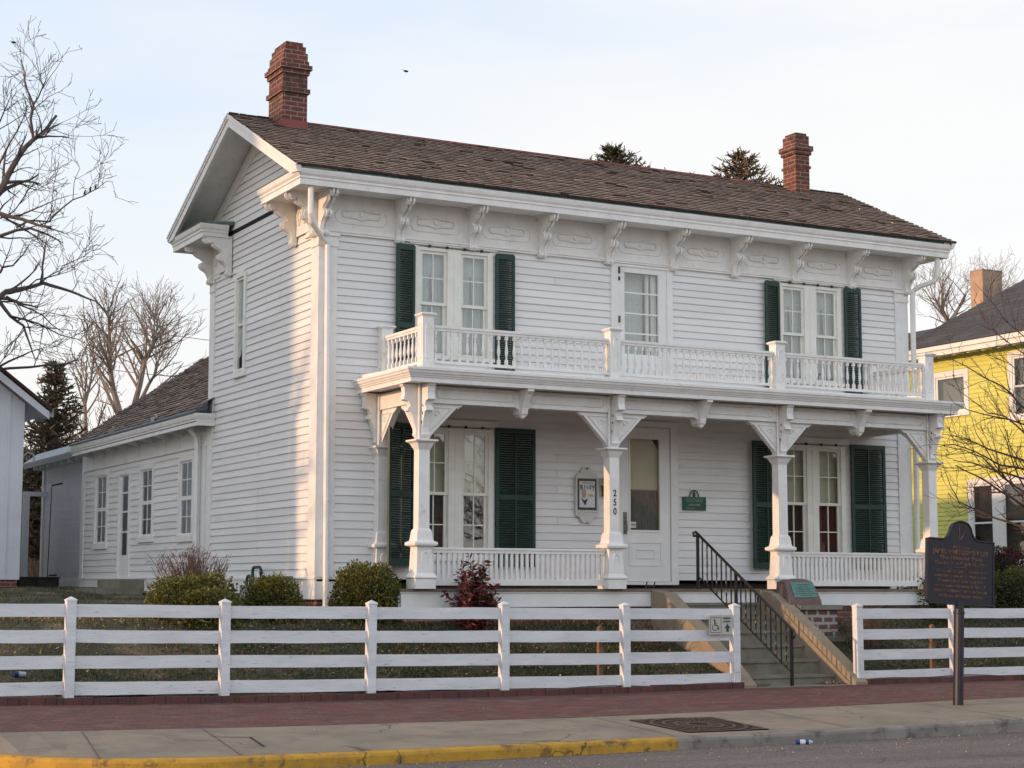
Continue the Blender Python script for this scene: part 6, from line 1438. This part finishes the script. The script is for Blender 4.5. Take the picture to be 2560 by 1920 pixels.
# bare bushes
def bare_bush(label, x, y, z, w_, h_, n, mt, seed, r_=.007, name='bare_bush'):
    random.seed(seed); t = thing(name, (x, y, z), label, 'shrub'); m = MB()
    for k in range(n):
        a = rnd()*6.28; ln_ = ru(0, 1)**.6*w_; p = Vector((x+ru(-.12, .12), y+ru(-.12, .12), z-.05)); d = Vector((math.cos(a)*ln_, math.sin(a)*ln_*.8, h_*ru(.75, 1.05)))
        branch(m, wander(p, d, d.length, 6, .13, .0), r_, r_*.4, 0, 2, (11, 13), (.20, .10), up=.15, minr=.0025)
    m.build('twigs', mt, t); return t
bare_bush('leafless twiggy bush against the side wall behind the clipped shrub', -1.62, .55, -.48, .52, .98, 80, TWIGR, 51, .010)
bare_bush('leafless reddish bush beside the brick pier behind the right fence', 7.75, -2.45, -.95, .42, .62, 36, TWIGR, 52)
bare_bush('small leafless bush at the left cheek wall behind the fence', 4.05, -2.2, -.93, .45, .45, 22, TWIGR, 53)
random.seed(61)
# grass, litter, ivy (uncountable ground cover)
m = MB()
for k in range(30000):
    x = ru(-6.0, 4.55) if rnd() < .8 else ru(6.75, 13); y = -3.58+ru(0, 1)**1.3*(4.2 if x < -.2 or x > 10 else 2.2)
    if x < -.3 and rnd() < .35: y = ru(0, 12)
    z = zyard(x, y); h = ru(.02, .06); a = rnd()*3.14; t = ru(.4, 1.6); br = rnd() < .4 and y > -2.5
    m.tint = (t*(2.6 if br else 1), t*(1.7 if br else 1), t); w_ = ru(.006, .014); dx, dy_ = math.cos(a)*w_, math.sin(a)*w_
    m.poly([(x-dx, y-dy_, z-.01), (x+dx, y+dy_, z-.01), (x+ru(-.025, .025), y+ru(-.025, .025), z+h)])
tag(m.build('lawn_grass', GRASS), 'short patchy green and straw coloured grass on the sloping front lawn', 'grass', kind='stuff')
m = MB()
for k in range(26000):
    x = ru(-2.2, 4.55) if rnd() < .6 else ru(6.75, 12.5); y = -3.56+ru(0, 1)*2.0; z = zyard(x, y)+ru(0, .03); d = Vector((ru(-1, 1), ru(-1, 1), ru(0, .8))).normalized(); s = d.orthogonal().normalized(); l = ru(.015, .035); t = ru(.4, 1.8); m.tint = (t, t*ru(.9, 1.1), t); p = Vector((x, y, z))
    m.poly([p, p+d*l*.5-s*l*.35, p+d*l, p+d*l*.5+s*l*.35])
tag(m.build('ground_ivy_cover', IVY), 'dark green creeping ground cover on the bank behind the fence', 'ground cover', kind='stuff')
m = MB()
for k in range(22000):
    x = ru(-2.9, 4.5) if rnd() < .68 else ru(6.75, 12.5); y = ru(-2.6, -.1) if x < .6 or x > 10.3 else ru(-2.6, -1.45)
    z = zyard(x, y)+ru(0, .02); d = Vector((ru(-1, 1), ru(-1, 1), ru(-.1, .4))).normalized(); q = d.cross(Vector((0, 0, 1))).normalized(); l = ru(.02, .05); t = ru(.25, 2.0); m.tint = (t, t, t); p = Vector((x, y, z)); m.poly([p-q*.006, p+q*.006, p+d*l+q*.005, p+d*l-q*.005])
tag(m.build('bark_mulch_bed', MULCH), 'grey brown bark mulch around the shrubs in front of the house', 'mulch', kind='stuff')
m = MB()
def litter(x, y, z, s0=.02, s1=.055):
    d = Vector((ru(-1, 1), ru(-1, 1), ru(-.15, .35))).normalized(); s = d.cross(Vector((0, 0, 1))).normalized(); l = ru(s0, s1); t = ru(.3, 1.9); p = Vector((x, y, z+.006+ru(0, .01))); m.tint = (t, t*ru(.75, 1), t*ru(.6, .95)); m.poly([p, p+d*l*.5-s*l*.3, p+d*l, p+d*l*.45+s*l*.32])
for k in range(7500):
    x = ru(-6, 4.5) if rnd() < .7 else ru(6.8, 13); y = ru(-3.55, -.6); litter(x, y, zyard(x, y)+.02)
for k in range(260): litter(ru(4.85, 5.25), ru(-3.5, -3.27), -1.335, .02, .05)
for k in range(200): litter(ru(6.15, 6.48), ru(-3.5, -3.27), -1.335, .02, .05)
for k in range(160): y = ru(-3.3, -1.5); litter(ru(4.85, 6.48), y, lerp(-y, [(1.5, -.235)]+[(-NY[i]+.001, NZ[i]) for i in range(6)]) if False else NZ[max(i for i in range(6) if NY[i] <= 10 and (i == 0 or y < NY[i-1]))], .012, .03)
tag(m.build('leaf_litter', LITTER), 'scattered dead leaves on the lawn and the steps', 'leaves', kind='stuff')
m = MB()
for k in range(2600):
    x = ru(-5, 9); y = -8.86-abs(random.gauss(0, .9)); litter(x, y, -1.548, .008, .020)
for k in range(260):
    x = ru(-5, 9); y = ru(-8.6, -3.8); litter(x, y, (zp(x, y) if y < -6.75 else zmid(x)+(zin(x)-zmid(x))*(y+6.75)/3.1)-.002, .010, .022)
tag(m.build('gutter_grit', mat('pale_grit', (.42, .33, .24), .9, attr=True)), 'pale grit and leaf fragments scattered along the gutter', 'grit', kind='stuff')
# overhead cables far behind at left
for i, (a, b_) in enumerate((((400, 793), (520, 812)), ((170, 878), (520, 905)))):
    p, q = at(a[0]-400, a[1]-40, 60), at(b_[0]+500, b_[1]+60, 60); m = MB(); m.tube([p.lerp(q, k/10)+Vector((0, 0, -.5*math.sin(math.pi*k/10))) for k in range(11)], .012, 4)
    tag(m.build('overhead_cable', BARKF), ('upper' if i == 0 else 'lower')+' of two thin overhead cables in the sky left of the house', 'cable', 'overhead cables')
# the far side of the street, behind the photographer: what the windows reflect
random.seed(81)
for k in range(5):
    x0 = -62+k*27; hh = ru(5, 7.5); hs = thing('street_house', (x0+7, -66, -1.5), 'plain house across the street, outside the view, number %s from the west' % ('one', 'two', 'three', 'four', 'five')[k], 'house', 'houses across the street')
    m = MB(); m.box(x0, x0+ru(11, 15), -72, -62, -1.6, hh); m.build('walls', TANB if k % 2 else BRICK, hs); m = MB(); m.prism([(-73, hh), (-67, hh+3.2), (-61, hh)], 'yz', x0-.5, x0+14); m.build('roof', BROWNR, hs)
m = MB()
for k in range(46):
    p = Vector((ru(-80, 80), ru(-60, -50), -1.6)); branch(m, wander(p, (ru(-.15, .15), ru(-.15, .15), 1), ru(5, 9), 6, .08, .05), .16, .04, 0, 3, (1.6, 2.0, 1.6), (2.6, 1.5, .9), up=.4, minr=.03)
tag(m.build('street_trees', BARK), 'row of bare trees across the street, outside the view', 'trees', kind='stuff')

# unseen casters added at left to keep the low sun off the side wall
shade_blk = thing('added_shade_house', (-27, 9, -1), 'unseen house block added outside the left edge of the view to shade the side wall', 'house')
m = MB(); m.box(-31, -24, 3.6, 8.0, -1.5, 11.4); m.box(-30.9, -24.1, 8.0, 26, -1.5, 9.4); m.build('walls', TANB, shade_blk); m = MB(); m.prism([(-31.3, 11.4), (-27.5, 12.2), (-23.7, 11.4)], 'xz', 3.5, 8.1); m.prism([(-31.3, 9.4), (-27.5, 9.9), (-23.7, 9.4)], 'xz', 8.1, 26.3); m.build('roof', BROWNR, shade_blk)
random.seed(71)
tn = thing('street_tree', (-19, 1.9, -1.5), 'unseen bare tree added outside the left edge of the view to break up the sunlight', 'tree')  # unseen tree, added to feather the edge of that shade
m = MB(); m.tube([(-19, 2.3, -1.6), (-19, 2.4, 2), (-19, 2.5, 6)], [.25, .2, .08], 7); m.build('trunk', BARK, tn)
c = MB()
for k in range(26): z = ru(.5, 6.5); branch(c, wander((-19, 2.4, z), (ru(-1, 1), ru(-1, 1), ru(.2, 1)), ru(1, 2.2), 6, .15), .05, .012, 0, 2, (2.5, 3), (.9, .5), up=.2, minr=.01)
c.build('crown', BARK, tn)
